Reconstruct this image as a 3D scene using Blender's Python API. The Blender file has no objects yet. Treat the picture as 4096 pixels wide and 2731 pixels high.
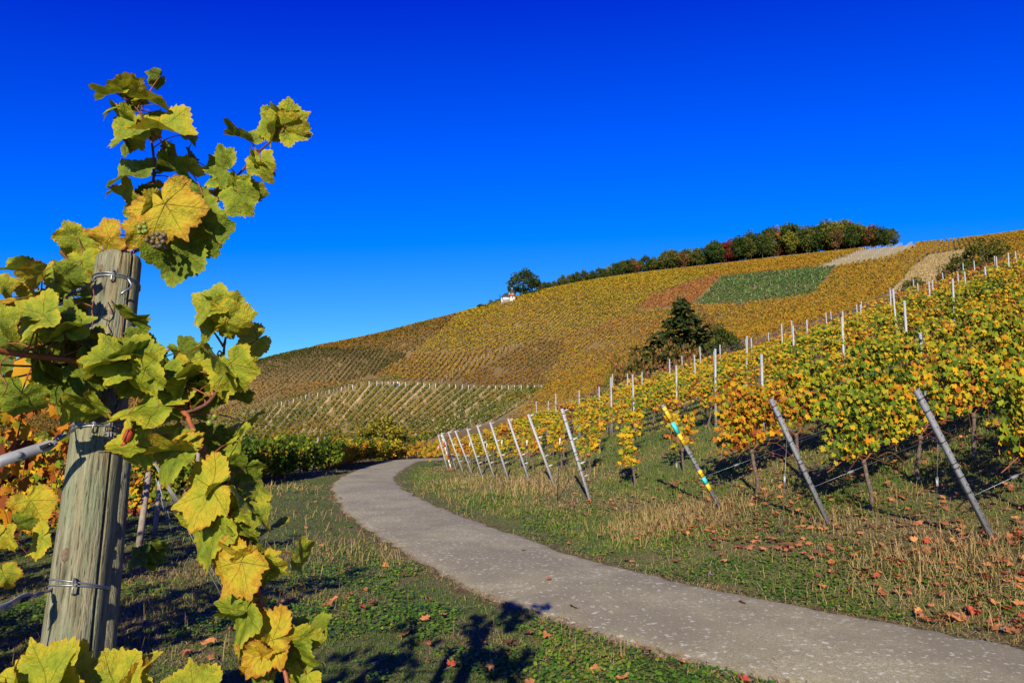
import bpy, math, random
import numpy as np
from mathutils import Matrix, Vector, Quaternion
rad = math.radians
SC = bpy.context.scene
COL = SC.collection
rng = np.random.default_rng(11)
random.seed(11)

# ------------------------------------------------------------------ camera
FPX, CU, CV, CZ = 683.0, 512.0, 341.0, 2.0
PITCH = math.atan(74.0 / FPX)
cam_d = bpy.data.cameras.new("camera"); cam = bpy.data.objects.new("camera", cam_d); COL.objects.link(cam)
cam.location = (0, 0, CZ); cam.rotation_euler = (rad(90) + PITCH, 0, 0)
cam_d.sensor_width = 36.0; cam_d.lens = FPX / 1024 * 36.0
cam_d.clip_start = 0.05; cam_d.clip_end = 20000
SC.camera = cam
# ------------------------------------------------------------------ light
SUN_AZ, SUN_EL = rad(9.5), rad(25.5)      # light travels towards +y and a little to +x
world = bpy.data.worlds.new("World"); SC.world = world; world.use_nodes = True
wn = world.node_tree; wn.nodes.clear()
w_out = wn.nodes.new("ShaderNodeOutputWorld"); w_bg = wn.nodes.new("ShaderNodeBackground")
w_sky = wn.nodes.new("ShaderNodeTexSky"); w_sky.sky_type = 'NISHITA'; w_sky.sun_disc = False
w_sky.sun_elevation = SUN_EL; w_sky.sun_rotation = math.pi + SUN_AZ
w_sky.altitude = 3000; w_sky.air_density = 1.0; w_sky.dust_density = 0.0; w_sky.ozone_density = 10.0
# a polarised, strongly saturated autumn sky: each channel of the sky texture is stretched
w_sep = wn.nodes.new("ShaderNodeSeparateColor"); w_com = wn.nodes.new("ShaderNodeCombineColor")
wn.links.new(w_sky.outputs[0], w_sep.inputs[0])
for ch, (sub, mul, top) in enumerate(((.72, 1.10, 4.0), (.72, 1.20, 5.8), (0.0, 1.8, 7.3))):
    m1 = wn.nodes.new("ShaderNodeMath"); m1.operation = 'SUBTRACT'; m1.inputs[1].default_value = sub
    m2 = wn.nodes.new("ShaderNodeMath"); m2.operation = 'MULTIPLY'; m2.inputs[1].default_value = mul
    m3 = wn.nodes.new("ShaderNodeClamp"); m3.inputs[2].default_value = top
    wn.links.new(w_sep.outputs[ch], m1.inputs[0]); wn.links.new(m1.outputs[0], m2.inputs[0]); wn.links.new(m2.outputs[0], m3.inputs[0])
    wn.links.new(m3.outputs[0], w_com.inputs[ch])
w_bg.inputs['Strength'].default_value = 0.10
wn.links.new(w_com.outputs[0], w_bg.inputs['Color']); wn.links.new(w_bg.outputs[0], w_out.inputs['Surface'])
sun_d = bpy.data.lights.new("sun", 'SUN'); sun = bpy.data.objects.new("sun", sun_d); COL.objects.link(sun)
sun_d.energy = 5.0; sun_d.angle = rad(0.53); sun_d.color = (1.0, 0.90, 0.74)
SUNV = Vector((math.sin(SUN_AZ) * math.cos(SUN_EL), math.cos(SUN_AZ) * math.cos(SUN_EL), -math.sin(SUN_EL)))
sun.rotation_euler = SUNV.to_track_quat('-Z', 'Y').to_euler(); sun.location = (0, -20, 30)
SC.view_settings.view_transform = 'Standard'; SC.view_settings.look = 'None'
SC.view_settings.exposure = 0.5; SC.view_settings.gamma = 1.0
SC.view_settings.use_curve_mapping = False

# ------------------------------------------------------------------ helpers
def ray(u, v):
    X = (u - CU) / FPX; Y = (CV - v) / FPX
    dy = math.cos(PITCH) - Y * math.sin(PITCH); dz = math.sin(PITCH) + Y * math.cos(PITCH)
    return X / dy, dz / dy
def P(u, v, y):
    a, s = ray(u, v); return np.array([a * y, y, CZ + s * y])
def proj(p):
    p = np.asarray(p, float); x, y, z = p[..., 0], p[..., 1], p[..., 2] - CZ
    d = y * math.cos(PITCH) + z * math.sin(PITCH); h = -y * math.sin(PITCH) + z * math.cos(PITCH)
    return CU + FPX * x / d, CV - FPX * h / d
CX = np.array([1.0, 0, 0]); CY = np.array([0, -math.sin(PITCH), math.cos(PITCH)]); CB = np.array([0, -math.cos(PITCH), -math.sin(PITCH)])

def mesh(name, V, Fs, mat=None, smooth=False, attrs=None, uv=None):
    V = np.asarray(V, np.float32).reshape(-1, 3)
    Fs = [np.asarray(f, np.int32) for f in (Fs if isinstance(Fs, (list, tuple)) else [Fs]) if len(f)]
    me = bpy.data.meshes.new(name)
    me.vertices.add(len(V)); me.vertices.foreach_set('co', V.ravel())
    nl = sum(f.size for f in Fs); npoly = sum(len(f) for f in Fs)
    loops = np.concatenate([f.ravel() for f in Fs]) if Fs else np.zeros(0, np.int32)
    sizes = np.concatenate([np.full(len(f), f.shape[1], np.int32) for f in Fs])
    starts = np.concatenate([[0], np.cumsum(sizes)[:-1]]).astype(np.int32)
    me.loops.add(nl); me.loops.foreach_set('vertex_index', loops.astype(np.int32))
    me.polygons.add(npoly); me.polygons.foreach_set('loop_start', starts); me.polygons.foreach_set('loop_total', sizes)
    if smooth: me.polygons.foreach_set('use_smooth', np.ones(npoly, bool))
    if attrs:
        for k, a in attrs.items():
            a = np.asarray(a, np.float32)
            if a.ndim == 1:
                at = me.attributes.new(k, 'FLOAT', 'POINT'); at.data.foreach_set('value', a)
            else:
                at = me.attributes.new(k, 'FLOAT_COLOR', 'POINT')
                at.data.foreach_set('color', np.concatenate([a, np.ones((len(a), 1), np.float32)], 1).ravel())
    if uv is not None:
        ul = me.uv_layers.new(name='UVMap'); ul.data.foreach_set('uv', np.asarray(uv, np.float32)[loops].ravel())
    me.update(calc_edges=True); me.validate(verbose=False)
    if mat: me.materials.append(mat)
    return me
def tag(o, label=None, cat=None, group=None, kind=None):
    if label: o['label'] = label
    if cat: o['category'] = cat
    if group: o['group'] = group
    if kind: o['kind'] = kind
    return o
def put(name, me, parent=None, loc=None, mat=None, M=None):
    o = bpy.data.objects.new(name, me); COL.objects.link(o)
    if M is not None: o.matrix_basis = Matrix(M)
    elif loc is not None: o.location = loc
    if parent is not None:
        o.parent = parent
    if mat is not None and me is not None:
        o.material_slots[0].link = 'OBJECT'; o.material_slots[0].material = mat
    return o
def empty(name, loc, rz=0.0):
    o = bpy.data.objects.new(name, None); COL.objects.link(o); o.location = loc; o.rotation_euler = (0, 0, rz)
    o.empty_display_size = 0.1
    return o
def merge(parts):
    Vs, Ts, Qs, n = [], [], [], 0
    for V, Fs in parts:
        V = np.asarray(V, float).reshape(-1, 3)
        for f in Fs:
            f = np.asarray(f, int)
            if not len(f): continue
            (Ts if f.shape[1] == 3 else Qs).append(f + n)
        Vs.append(V); n += len(V)
    F = []
    if Ts: F.append(np.concatenate(Ts))
    if Qs: F.append(np.concatenate(Qs))
    return np.concatenate(Vs), F
def tube(pts, r, n=6, cap=True):
    pts = np.asarray(pts, float); m = len(pts); r = np.broadcast_to(np.asarray(r, float), (m,))
    t = np.gradient(pts, axis=0); t /= (np.linalg.norm(t, axis=1)[:, None] + 1e-9)
    ref = np.array([0, 0, 1.0]) if abs(t[:, 2]).mean() < .9 else np.array([1.0, 0, 0])
    a = np.cross(t, ref); a /= (np.linalg.norm(a, axis=1)[:, None] + 1e-9); b = np.cross(t, a)
    ang = np.linspace(0, 2 * np.pi, n, endpoint=False)
    V = pts[:, None] + r[:, None, None] * (np.cos(ang)[None, :, None] * a[:, None] + np.sin(ang)[None, :, None] * b[:, None])
    V = V.reshape(-1, 3); i = np.arange(m - 1)[:, None] * n; j = np.arange(n)[None]; k = (j + 1) % n
    Q = np.stack([i + j, i + k, i + n + k, i + n + j], -1).reshape(-1, 4)
    F = [Q]
    if cap:
        V = np.concatenate([V, pts[:1], pts[-1:]]); c0, c1 = m * n, m * n + 1
        jj = np.arange(n); kk = (jj + 1) % n
        F.append(np.concatenate([np.stack([np.full(n, c0), kk, jj], 1), np.stack([np.full(n, c1), (m - 1) * n + jj, (m - 1) * n + kk], 1)]))
    return V, F
def ring(c, axis, R, r, n=20, k=6, squash=1.0, ydir=None):
    c = np.asarray(c, float); axis = np.asarray(axis, float) / np.linalg.norm(axis)
    ref = np.array([0, 0, 1.0]) if abs(axis[2]) < .9 else np.array([0, 1.0, 0])
    a = np.cross(axis, ref) if ydir is None else np.asarray(ydir, float); a /= np.linalg.norm(a); b = np.cross(axis, a)
    th = np.linspace(0, 2 * np.pi, n, endpoint=False); ph = np.linspace(0, 2 * np.pi, k, endpoint=False)
    rr = R + r * np.cos(ph)[None]
    V = c + (rr * np.cos(th)[:, None])[..., None] * a + (rr * np.sin(th)[:, None] * squash)[..., None] * b + (r * np.sin(ph)[None] + 0 * rr)[..., None] * axis
    i = np.arange(n)[:, None]; j = np.arange(k)[None]; i2 = (i + 1) % n; j2 = (j + 1) % k
    Q = np.stack([i * k + j, i2 * k + j, i2 * k + j2, i * k + j2], -1).reshape(-1, 4)
    return V.reshape(-1, 3), [Q]
def box(c, ax, half):
    c = np.asarray(c, float); ax = np.asarray(ax, float)
    s = np.array([[i, j, k] for i in (-1, 1) for j in (-1, 1) for k in (-1, 1)], float) * np.asarray(half)
    V = c + s @ ax
    F = np.array([[0, 1, 3, 2], [4, 6, 7, 5], [0, 4, 5, 1], [2, 3, 7, 6], [0, 2, 6, 4], [1, 5, 7, 3]])
    return V, [F]
def catmull(p, n):
    p = np.asarray(p, float); d = np.concatenate([[0], np.cumsum(np.linalg.norm(np.diff(p, axis=0), axis=1) ** .7)])
    t = np.linspace(0, d[-1], n); out = np.zeros((n, p.shape[1]))
    m = np.gradient(p, d, axis=0)
    k = np.clip(np.searchsorted(d, t, side='right') - 1, 0, len(p) - 2); h = (d[k + 1] - d[k]); s = ((t - d[k]) / h)[:, None]; h = h[:, None]
    return (2 * s**3 - 3 * s**2 + 1) * p[k] + (s**3 - 2 * s**2 + s) * h * m[k] + (-2 * s**3 + 3 * s**2) * p[k + 1] + (s**3 - s**2) * h * m[k + 1]
def vnoise(x, y, scale=1.0, seed=0):
    x = np.asarray(x) / scale + seed * 17.3; y = np.asarray(y) / scale - seed * 9.1
    xi = np.floor(x); yi = np.floor(y); fx = x - xi; fy = y - yi
    fx = fx * fx * (3 - 2 * fx); fy = fy * fy * (3 - 2 * fy)
    def h(a, b):
        s = np.sin(a * 127.1 + b * 311.7 + seed * 74.7) * 43758.5453; return s - np.floor(s)
    return (h(xi, yi) * (1 - fx) + h(xi + 1, yi) * fx) * (1 - fy) + (h(xi, yi + 1) * (1 - fx) + h(xi + 1, yi + 1) * fx) * fy
def fbm(x, y, scale, seed=0):
    return .5 * vnoise(x, y, scale, seed) + .3 * vnoise(x, y, scale / 2.1, seed + 1) + .2 * vnoise(x, y, scale / 4.3, seed + 2)
def smooth01(x): x = np.clip(x, 0, 1); return x * x * (3 - 2 * x)
def inpoly(u, v, poly):
    u = np.asarray(u); v = np.asarray(v); c = np.zeros(u.shape, bool); n = len(poly); j = n - 1
    for i in range(n):
        x1, y1 = poly[i]; x2, y2 = poly[j]
        if y1 != y2: c ^= ((y1 > v) != (y2 > v)) & (u < (x2 - x1) * (v - y1) / (y2 - y1) + x1)
        j = i
    return c

# ------------------------------------------------------------------ materials
def newmat(name):
    m = bpy.data.materials.new(name); m.use_nodes = True; nt = m.node_tree; nt.nodes.clear()
    out = nt.nodes.new('ShaderNodeOutputMaterial'); bs = nt.nodes.new('ShaderNodeBsdfPrincipled')
    nt.links.new(bs.outputs[0], out.inputs['Surface']); return m, nt, bs, out
def N(nt, t, **kw):
    n = nt.nodes.new(t)
    for k, v in kw.items():
        if k in n.inputs: n.inputs[k].default_value = v
        else: setattr(n, k, v)
    return n
def ramp(nt, src, stops, interp='LINEAR'):
    r = nt.nodes.new('ShaderNodeValToRGB'); r.color_ramp.interpolation = interp
    e = r.color_ramp.elements
    while len(e) < len(stops): e.new(0.5)
    for el, (p, c) in zip(e, stops): el.position = p; el.color = (*c, 1) if len(c) == 3 else c
    nt.links.new(src, r.inputs[0]); return r.outputs[0]
def mixc(nt, fac, a, b, mode='MIX'):
    m = nt.nodes.new('ShaderNodeMix'); m.data_type = 'RGBA'; m.blend_type = mode
    for s, i in ((fac, 0), (a, 6), (b, 7)):
        if hasattr(s, 'is_linked'): nt.links.new(s, m.inputs[i])
        elif i == 0: m.inputs[0].default_value = s
        else: m.inputs[i].default_value = (*s, 1)
    return m.outputs[2]
def mth(nt, op, a, b=None, c=None, clamp=False):
    m = nt.nodes.new('ShaderNodeMath'); m.operation = op; m.use_clamp = clamp
    for i, s in enumerate((a, b, c)):
        if s is None: continue
        if hasattr(s, 'is_linked'): nt.links.new(s, m.inputs[i])
        else: m.inputs[i].default_value = s
    return m.outputs[0]
def noise(nt, vec, scale, detail=3.0, rough=.55):
    n = N(nt, 'ShaderNodeTexNoise'); n.inputs['Scale'].default_value = scale; n.inputs['Detail'].default_value = detail
    n.inputs['Roughness'].default_value = rough
    if vec is not None: nt.links.new(vec, n.inputs['Vector'])
    return n.outputs['Fac']
def attr(nt, name):
    a = nt.nodes.new('ShaderNodeAttribute'); a.attribute_name = name; return a
def translucent(nt, bs, out, colsock, fac):
    tr = nt.nodes.new('ShaderNodeBsdfTranslucent'); nt.links.new(colsock, tr.inputs['Color'])
    mx = nt.nodes.new('ShaderNodeMixShader'); mx.inputs[0].default_value = fac
    nt.links.new(bs.outputs[0], mx.inputs[1]); nt.links.new(tr.outputs[0], mx.inputs[2]); nt.links.new(mx.outputs[0], out.inputs['Surface'])
def bump(nt, bs, h, strength, dist):
    b = nt.nodes.new('ShaderNodeBump'); b.inputs['Strength'].default_value = strength; b.inputs['Distance'].default_value = dist
    nt.links.new(h, b.inputs['Height']); nt.links.new(b.outputs[0], bs.inputs['Normal'])

def leafcloud_mat(name, stops, trans=.25, vary=.35, shift=0.0, patch=None, gain=1.12):
    """mid and far foliage: colour from the leaf's own random value, nudged per plant"""
    m, nt, bs, out = newmat(name)
    a = attr(nt, 'rnd'); oi = nt.nodes.new('ShaderNodeObjectInfo')
    f = mth(nt, 'ADD', a.outputs['Fac'], mth(nt, 'MULTIPLY', mth(nt, 'SUBTRACT', oi.outputs['Random'], .5 - shift), vary))
    if patch:
        geo = nt.nodes.new('ShaderNodeNewGeometry')
        f = mth(nt, 'ADD', f, mth(nt, 'MULTIPLY', mth(nt, 'SUBTRACT', noise(nt, geo.outputs['Position'], patch[0], 2), .5), patch[1]))
    c = ramp(nt, f, stops)
    nt.links.new(c, bs.inputs['Base Color']); bs.inputs['Roughness'].default_value = .75; bs.inputs['Specular IOR Level'].default_value = .08
    if gain != 1: c = mixc(nt, 1.0, c, (gain, gain, gain), 'MULTIPLY'); nt.links.new(c, bs.inputs['Base Color'])
    translucent(nt, bs, out, c, trans)
    return m
G1, G2, G3 = (.035, .07, .008), (.09, .14, .012), (.22, .24, .015)
Y1, Y2, O1, O2, R1, BR = (.36, .26, .012), (.48, .28, .010), (.42, .155, .012), (.28, .08, .014), (.17, .035, .018), (.11, .05, .02)
M_leaf_mix = leafcloud_mat('leaf_mix', [(0, G1), (.20, G2), (.40, G3), (.54, Y1), (.64, Y2), (.74, O1), (.84, O2), (.93, BR), (1, R1)], trans=.16, gain=1.14)
M_leaf_gold = leafcloud_mat('leaf_gold', [(0, G1), (.14, G2), (.28, G3), (.45, Y1), (.62, Y2), (.76, O1), (.88, O2), (1, BR)], trans=.16, gain=1.14)
M_leaf_rust = leafcloud_mat('leaf_rust', [(0, G2), (.15, G3), (.3, Y2), (.5, O1), (.75, O2), (.9, R1), (1, BR)])
M_leaf_green = leafcloud_mat('leaf_green', [(0, (.02, .045, .006)), (.3, G1), (.6, G2), (.8, G3), (.92, Y1), (1, O1)])
def tone(c, k): return tuple(x * k for x in c)
H_Y = leafcloud_mat('hill_gold', [(0, (.06, .085, .010)), (.25, (.17, .15, .012)), (.5, (.285, .20, .012)), (.75, (.34, .195, .012)), (1, (.22, .09, .014))], .15, .0, 0, (.02, .5))
H_O = leafcloud_mat('hill_orange', [(0, (.06, .08, .010)), (.25, (.20, .155, .012)), (.5, (.30, .18, .012)), (.8, (.29, .125, .013)), (1, (.19, .06, .014))], .15, .0, 0, (.03, .5))
H_D = leafcloud_mat('hill_dark', [(0, (.016, .028, .005)), (.4, (.042, .056, .008)), (.75, (.095, .085, .010)), (1, (.20, .085, .012))], .15, .0, 0, (.05, .4))
H_B = leafcloud_mat('hill_brown', [(0, (.035, .05, .008)), (.35, (.13, .095, .010)), (.7, (.24, .115, .013)), (1, (.17, .052, .013))], .15, .0, 0, (.04, .5))
H_R = leafcloud_mat('hill_red', [(0, (.20, .12, .02)), (.4, (.29, .125, .03)), (1, (.24, .07, .028))], .15, 0, 0, (.05, .4))
H_G = leafcloud_mat('hill_green', [(0, (.03, .07, .02)), (.6, (.07, .13, .03)), (1, (.14, .18, .04))], .15, 0, 0, (.05, .3))
H_M = leafcloud_mat('hill_mid', [(0, (.03, .055, .008)), (.4, (.08, .115, .012)), (.7, (.19, .165, .015)), (.9, (.30, .19, .017)), (1, (.26, .09, .018))], .15, 0, 0, (.06, .5))

def simple(name, col, rough=.7, metal=0.0, var=.0, scale=30, bumpd=0.0, spec=.4, col2=None):
    m, nt, bs, out = newmat(name)
    tc = nt.nodes.new('ShaderNodeTexCoord'); f = noise(nt, tc.outputs['Object'], scale, 4)
    c2 = col2 or tone(col, 1 - var)
    c = ramp(nt, f, [(.3, c2), (.7, col)])
    nt.links.new(c, bs.inputs['Base Color']); bs.inputs['Roughness'].default_value = rough
    bs.inputs['Metallic'].default_value = metal; bs.inputs['Specular IOR Level'].default_value = spec
    if bumpd: bump(nt, bs, f, .6, bumpd)
    return m
M_galv = simple('galvanised_steel', (.23, .235, .235), .7, .1, .3, 25)
M_galv_w = simple('zinc_bright', (.40, .40, .385), .6, .1, .2, 25)
M_wire = simple('steel_wire', (.28, .30, .33), .4, .7, .3, 80)
M_wire_b = simple('dark_wire', (.02, .02, .022), .5, .2, .3, 80)
M_black = simple('hole_black', (.01, .01, .01), .9)
M_cane = simple('cane_bark', (.36, .105, .035), .6, 0, .55, 90, .002)
M_cane_d = simple('cane_purple', (.15, .05, .035), .6, 0, .5, 90, .001)
M_trunk = simple('vine_bark', (.17, .12, .085), .9, 0, .6, 25, .01)
M_stake = simple('stake_wood', (.33, .27, .20), .85, 0, .45, 18, .004)
M_yel = simple('tape_yellow', (.75, .48, .02), .55, 0, .12, 40)
M_turq = simple('tape_turquoise', (.05, .60, .60), .55, 0, .12, 40)
M_redplastic = simple('red_plastic', (.38, .05, .02), .4, 0, .3, 120)
M_white = simple('white_paint', (.58, .56, .50), .7, 0, .12, 20)
M_redwhite_r = simple('marker_red', (.45, .04, .03), .6, 0, .2, 20)
M_slate = simple('slate_roof', (.055, .06, .07), .7, 0, .4, 3)
M_redwood = simple('red_timber', (.42, .09, .03), .7, 0, .3, 4)
M_stone = simple('field_stone', (.30, .27, .24), .9, 0, .5, 2)
M_glass = simple('window_glass', (.05, .07, .10), .1, 0, .1, 2)
M_bark = simple('tree_bark', (.11, .085, .06), .9, 0, .5, 2)
M_berry_g = simple('berry_green', (.20, .27, .03), .35, 0, .4, 60)
M_berry_b = simple('berry_brown', (.14, .12, .04), .45, 0, .6, 60, col2=(.10, .05, .05))
# ------------------------------------------------------------------ terrain
def zp(y): return -0.028 * (np.log1p(np.exp((np.asarray(y, float) - 8) / 1.5)) * 1.5)
def hit(u, v, zf, y0=1.5, y1=400):
    a, s = ray(u, v); ys = np.geomspace(y0, y1, 4000); d = CZ + s * ys - zf(ys)
    k = np.argmax(d < 0); k = max(k, 1); t = d[k - 1] / (d[k - 1] - d[k]); y = ys[k - 1] + t * (ys[k] - ys[k - 1])
    return np.array([a * y, y])
PW = 2.35
R_px = [(1024, 642), (827, 609), (740, 593), (653, 573), (585, 556), (522, 535), (470, 518), (435, 503), (408, 490), (396, 480), (400, 470.5), (413, 463.5), (427, 459.5)]
R_w = [hit(u, v, zp) for u, v in R_px]
R_w = [np.array([9.2, 1.2]), np.array([6.8, 3.8])] + R_w
pd = (R_w[-1] - R_w[-2]); pd /= np.linalg.norm(pd)
R_w += [R_w[-1] + np.array([5.0, 3.5]), R_w[-1] + np.array([13, 6.0]), R_w[-1] + np.array([26, 8.0])]
R_c = catmull(np.array(R_w), 420)
for _ in range(12): R_c[1:-1] = .25 * R_c[:-2] + .5 * R_c[1:-1] + .25 * R_c[2:]
tg = np.gradient(R_c, axis=0); tg /= np.linalg.norm(tg, axis=1)[:, None]
nl = np.stack([-tg[:, 1], tg[:, 0]], 1)              # left of travel
for _ in range(20): nl[1:-1] = .25 * nl[:-2] + .5 * nl[1:-1] + .25 * nl[2:]
C_c = R_c + nl * PW / 2; PZ = zp(C_c[:, 1])
L_c = R_c + nl * PW
def path_sd(x, y):
    """signed distance to the path's centre line (right positive) and the centre line's height"""
    x = np.asarray(x, float).ravel(); y = np.asarray(y, float).ravel(); D = np.empty(len(x)); Z = np.empty(len(x))
    for i in range(0, len(x), 20000):
        xx, yy = x[i:i + 20000], y[i:i + 20000]
        d2 = (xx[:, None] - C_c[None, :, 0])**2 + (yy[:, None] - C_c[None, :, 1])**2; k = d2.argmin(1)
        sgn = -np.sign((xx - C_c[k, 0]) * nl[k, 0] + (yy - C_c[k, 1]) * nl[k, 1])
        D[i:i + 20000] = np.sqrt(d2[np.arange(len(k)), k]) * sgn; Z[i:i + 20000] = PZ[k]
    return D, Z
# leaning end posts of the right field: base pixel, depth, top pixel
ENDPOSTS = [(994, 543, 8.2, 916, 389), (829, 522, 10.2, 770.6, 398), (720, 507, 12.6, 662, 404), (590, 492, 15.0, 561.6, 408), (554, 485, 17.8, 528, 413.6),
            (529, 480.5, 20.2, 508, 418), (508, 478, 22.3, 490, 421.5), (494, 477, 24.4, 477, 424.5), (482, 475, 26.6, 467, 428), (472, 474, 28.8, 455, 430),
            (463, 471.5, 31.2, 448, 431), (456, 470, 33.6, 441.5, 432), (447.5, 468.5, 36.2, 438, 434)]
EB = np.array([P(u, v, d) for u, v, d, _, _ in ENDPOSTS])
ROW = np.array([.951, .309]); SLOPE = .30
ctrl = []
for i in range(0, 420, 14): ctrl.append((C_c[i, 0], C_c[i, 1], PZ[i]))
for k in range(0, 13, 2):
    for s in (0, 3, 8, 16, 28, 42, 60):
        ctrl.append((EB[k, 0] + ROW[0] * s, EB[k, 1] + ROW[1] * s, EB[k, 2] + SLOPE * s))
for s in (0, 6, 14, 30, 60):
    ctrl.append((8.5 + ROW[0] * s, 4.0 + ROW[1] * s, .55 + SLOPE * s)); ctrl.append((12 + ROW[0] * s, -2.0 + ROW[1] * s, .6 + SLOPE * s))
    ctrl.append((-4.8 + ROW[0] * s, 43 + ROW[1] * s, -1.2 + SLOPE * .93 * s))
LEFT = [(-1.0, 1.75, .12), (-3.4, 6.0, .08), (-6.0, 10.6, -.08), (-7.4, 15.5, -.2), (-8.9, 21.5, -.35), (-10.6, 29, -.62), (-11.5, 38, -.9)]
for x, y, z in LEFT:
    for s in (0, 7, 18, 35): ctrl.append((x - ROW[0] * s, y - ROW[1] * s, z - .17 * s + (.03 * s if s > 20 else 0)))
ctrl += [(1.2, 2.2, -.02), (-1.2, 5.5, .0), (-3.2, 10.0, -.05), (-5.4, 16.5, -.2), (0, -6, .3), (3, -9, .4), (-6, -10, .1), (-7.9, 27, -.55)]
ctrl += [(-8, 58, -1.7), (-20, 58, -2.6), (2, 62, -1.6), (-35, 62, -4), (-12, 82, -2.9), (6, 82, -1.9), (-60, 85, -5)]
FARCOL = [(-420, [(110, 455), (200, 432), (330, 412), (520, 412)]), (-200, [(110, 452), (200, 428), (300, 406), (520, 408)]), (0, [(110, 450), (200, 425), (290, 402), (520, 406)]),
          (100, [(110, 449), (165, 438), (215, 423), (275, 400), (500, 404)]), (200, [(110, 448), (165, 441), (218, 420), (268, 383), (460, 398)]),
          (257, [(110, 447), (162, 443), (195, 427), (222, 409), (243, 388), (264, 368), (420, 388)]), (322, [(110, 447), (165, 443), (198, 420), (226, 397), (248, 377), (272, 356), (420, 368)]),
          (379, [(110, 446), (165, 442), (200, 412), (230, 385), (258, 367), (284, 350), (420, 360)]), (435, [(105, 445), (160, 438), (200, 411), (236, 384), (274, 355), (308, 328), (440, 340)]),
          (505, [(100, 436), (150, 424), (195, 403), (236, 385), (290, 345), (345, 306), (480, 316)]), (544, [(100, 422), (150, 410), (230, 385), (300, 337), (366, 293), (500, 300)]),
          (609, [(95, 400), (200, 370), (295, 322), (386, 281), (520, 286)]), (714, [(85, 368), (180, 340), (295, 298), (402, 268.5), (540, 272)]),
          (827, [(85, 332), (170, 307), (290, 276), (408, 254.5), (550, 258)]), (905, [(85, 308), (170, 285), (290, 262), (408, 246.5), (550, 250)]),
          (958, [(85, 293), (170, 270), (290, 251), (408, 240), (550, 244)]), (1024, [(85, 275), (170, 257), (290, 243), (408, 233.5), (550, 237)]),
          (1200, [(85, 232), (170, 215), (290, 206), (408, 198), (550, 202)]), (1500, [(85, 180), (170, 160), (290, 152), (408, 145), (550, 150)])]
for u, lst in FARCOL:
    for D, v in lst: ctrl.append(tuple(P(u, v, D)))
    D, v = lst[-1]; p = P(u, v, D)
    ctrl.append((p[0] * 2.2, p[1] * 2.2, p[2] * .6)); ctrl.append((p[0] * 8, p[1] * 8, -30))
ctrl = np.array(ctrl)
OY = -15.0
def qc(x, y):
    dx, dy = np.asarray(x, float), np.asarray(y, float) - OY
    r = np.hypot(dx, dy); return np.stack([np.arctan2(dx, dy) * 1.3, np.log(r)], -1), r
def tps_k(d2): return np.where(d2 > 1e-12, d2 * np.log(np.maximum(d2, 1e-12)) * .5, 0)
q, r_ = qc(ctrl[:, 0], ctrl[:, 1]); n_ = len(q)
K = tps_k(((q[:, None] - q[None])**2).sum(-1)) + np.eye(n_) * 2e-5
Pm = np.concatenate([np.ones((n_, 1)), q], 1)
A = np.block([[K, Pm], [Pm.T, np.zeros((3, 3))]]); sol = np.linalg.solve(A, np.concatenate([ctrl[:, 2] / r_, np.zeros(3)]))
TH = np.linspace(rad(-88), rad(88), 330); LR = np.concatenate([np.linspace(math.log(2.5), math.log(75), 310), np.linspace(math.log(75), math.log(760), 150)[1:], np.linspace(math.log(760), math.log(9000), 26)[1:]])
gx = np.sin(TH)[:, None] * np.exp(LR)[None]; gy = OY + np.cos(TH)[:, None] * np.exp(LR)[None]
Q = np.stack([np.broadcast_to(TH[:, None] * 1.3, gx.shape), np.broadcast_to(LR[None], gx.shape)], -1).reshape(-1, 2)
gz = np.empty(len(Q))
for i in range(0, len(Q), 20000):
    qq = Q[i:i + 20000]
    gz[i:i + 20000] = tps_k(((qq[:, None] - q[None])**2).sum(-1)) @ sol[:n_] + sol[n_] + qq @ sol[n_ + 1:]
gz = gz.reshape(gx.shape) * np.exp(LR)[None]
gz += (fbm(gx, gy, 1.3, 3) - .5) * .10 * smooth01(1 - np.hypot(gx, gy) / 80)
near_m = np.hypot(gx, gy + 5) < 95
sd = np.full(gx.shape, 99.0); pz = np.zeros(gx.shape)
d_, z_ = path_sd(gx[near_m], gy[near_m]); sd[near_m] = d_; pz[near_m] = z_
wgt = 1 - smooth01((np.abs(sd) - PW / 2 - .25) / 1.1)
gz = gz * (1 - wgt) + (pz - .035) * wgt
def H(x, y):
    x = np.asarray(x, float); y = np.asarray(y, float); dy = y - OY
    th = np.arctan2(x, dy); lr = np.log(np.hypot(x, dy))
    fi = np.clip((th - TH[0]) / (TH[1] - TH[0]), 0, len(TH) - 1.001); fj = np.clip(np.interp(lr, LR, np.arange(len(LR))), 0, len(LR) - 1.001)
    i = fi.astype(int); j = fj.astype(int); a = fi - i; b = fj - j
    return (gz[i, j] * (1 - b) + gz[i, j + 1] * b) * (1 - a) + (gz[i + 1, j] * (1 - b) + gz[i + 1, j + 1] * b) * a
def G(u, v, y0=2.5, y1=620):
    a, s = ray(u, v); ys = np.geomspace(y0, y1, 3000); d = CZ + s * ys - H(a * ys, ys)
    if not (d < 0).any(): return None
    k = max(int(np.argmax(d < 0)), 1); t = d[k - 1] / (d[k - 1] - d[k]); y = ys[k - 1] + t * (ys[k] - ys[k - 1])
    return np.array([a * y, y, float(H(a * y, y))])
def gp(x, y, dz=0.0): return (float(x), float(y), float(H(x, y)) + dz)

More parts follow.
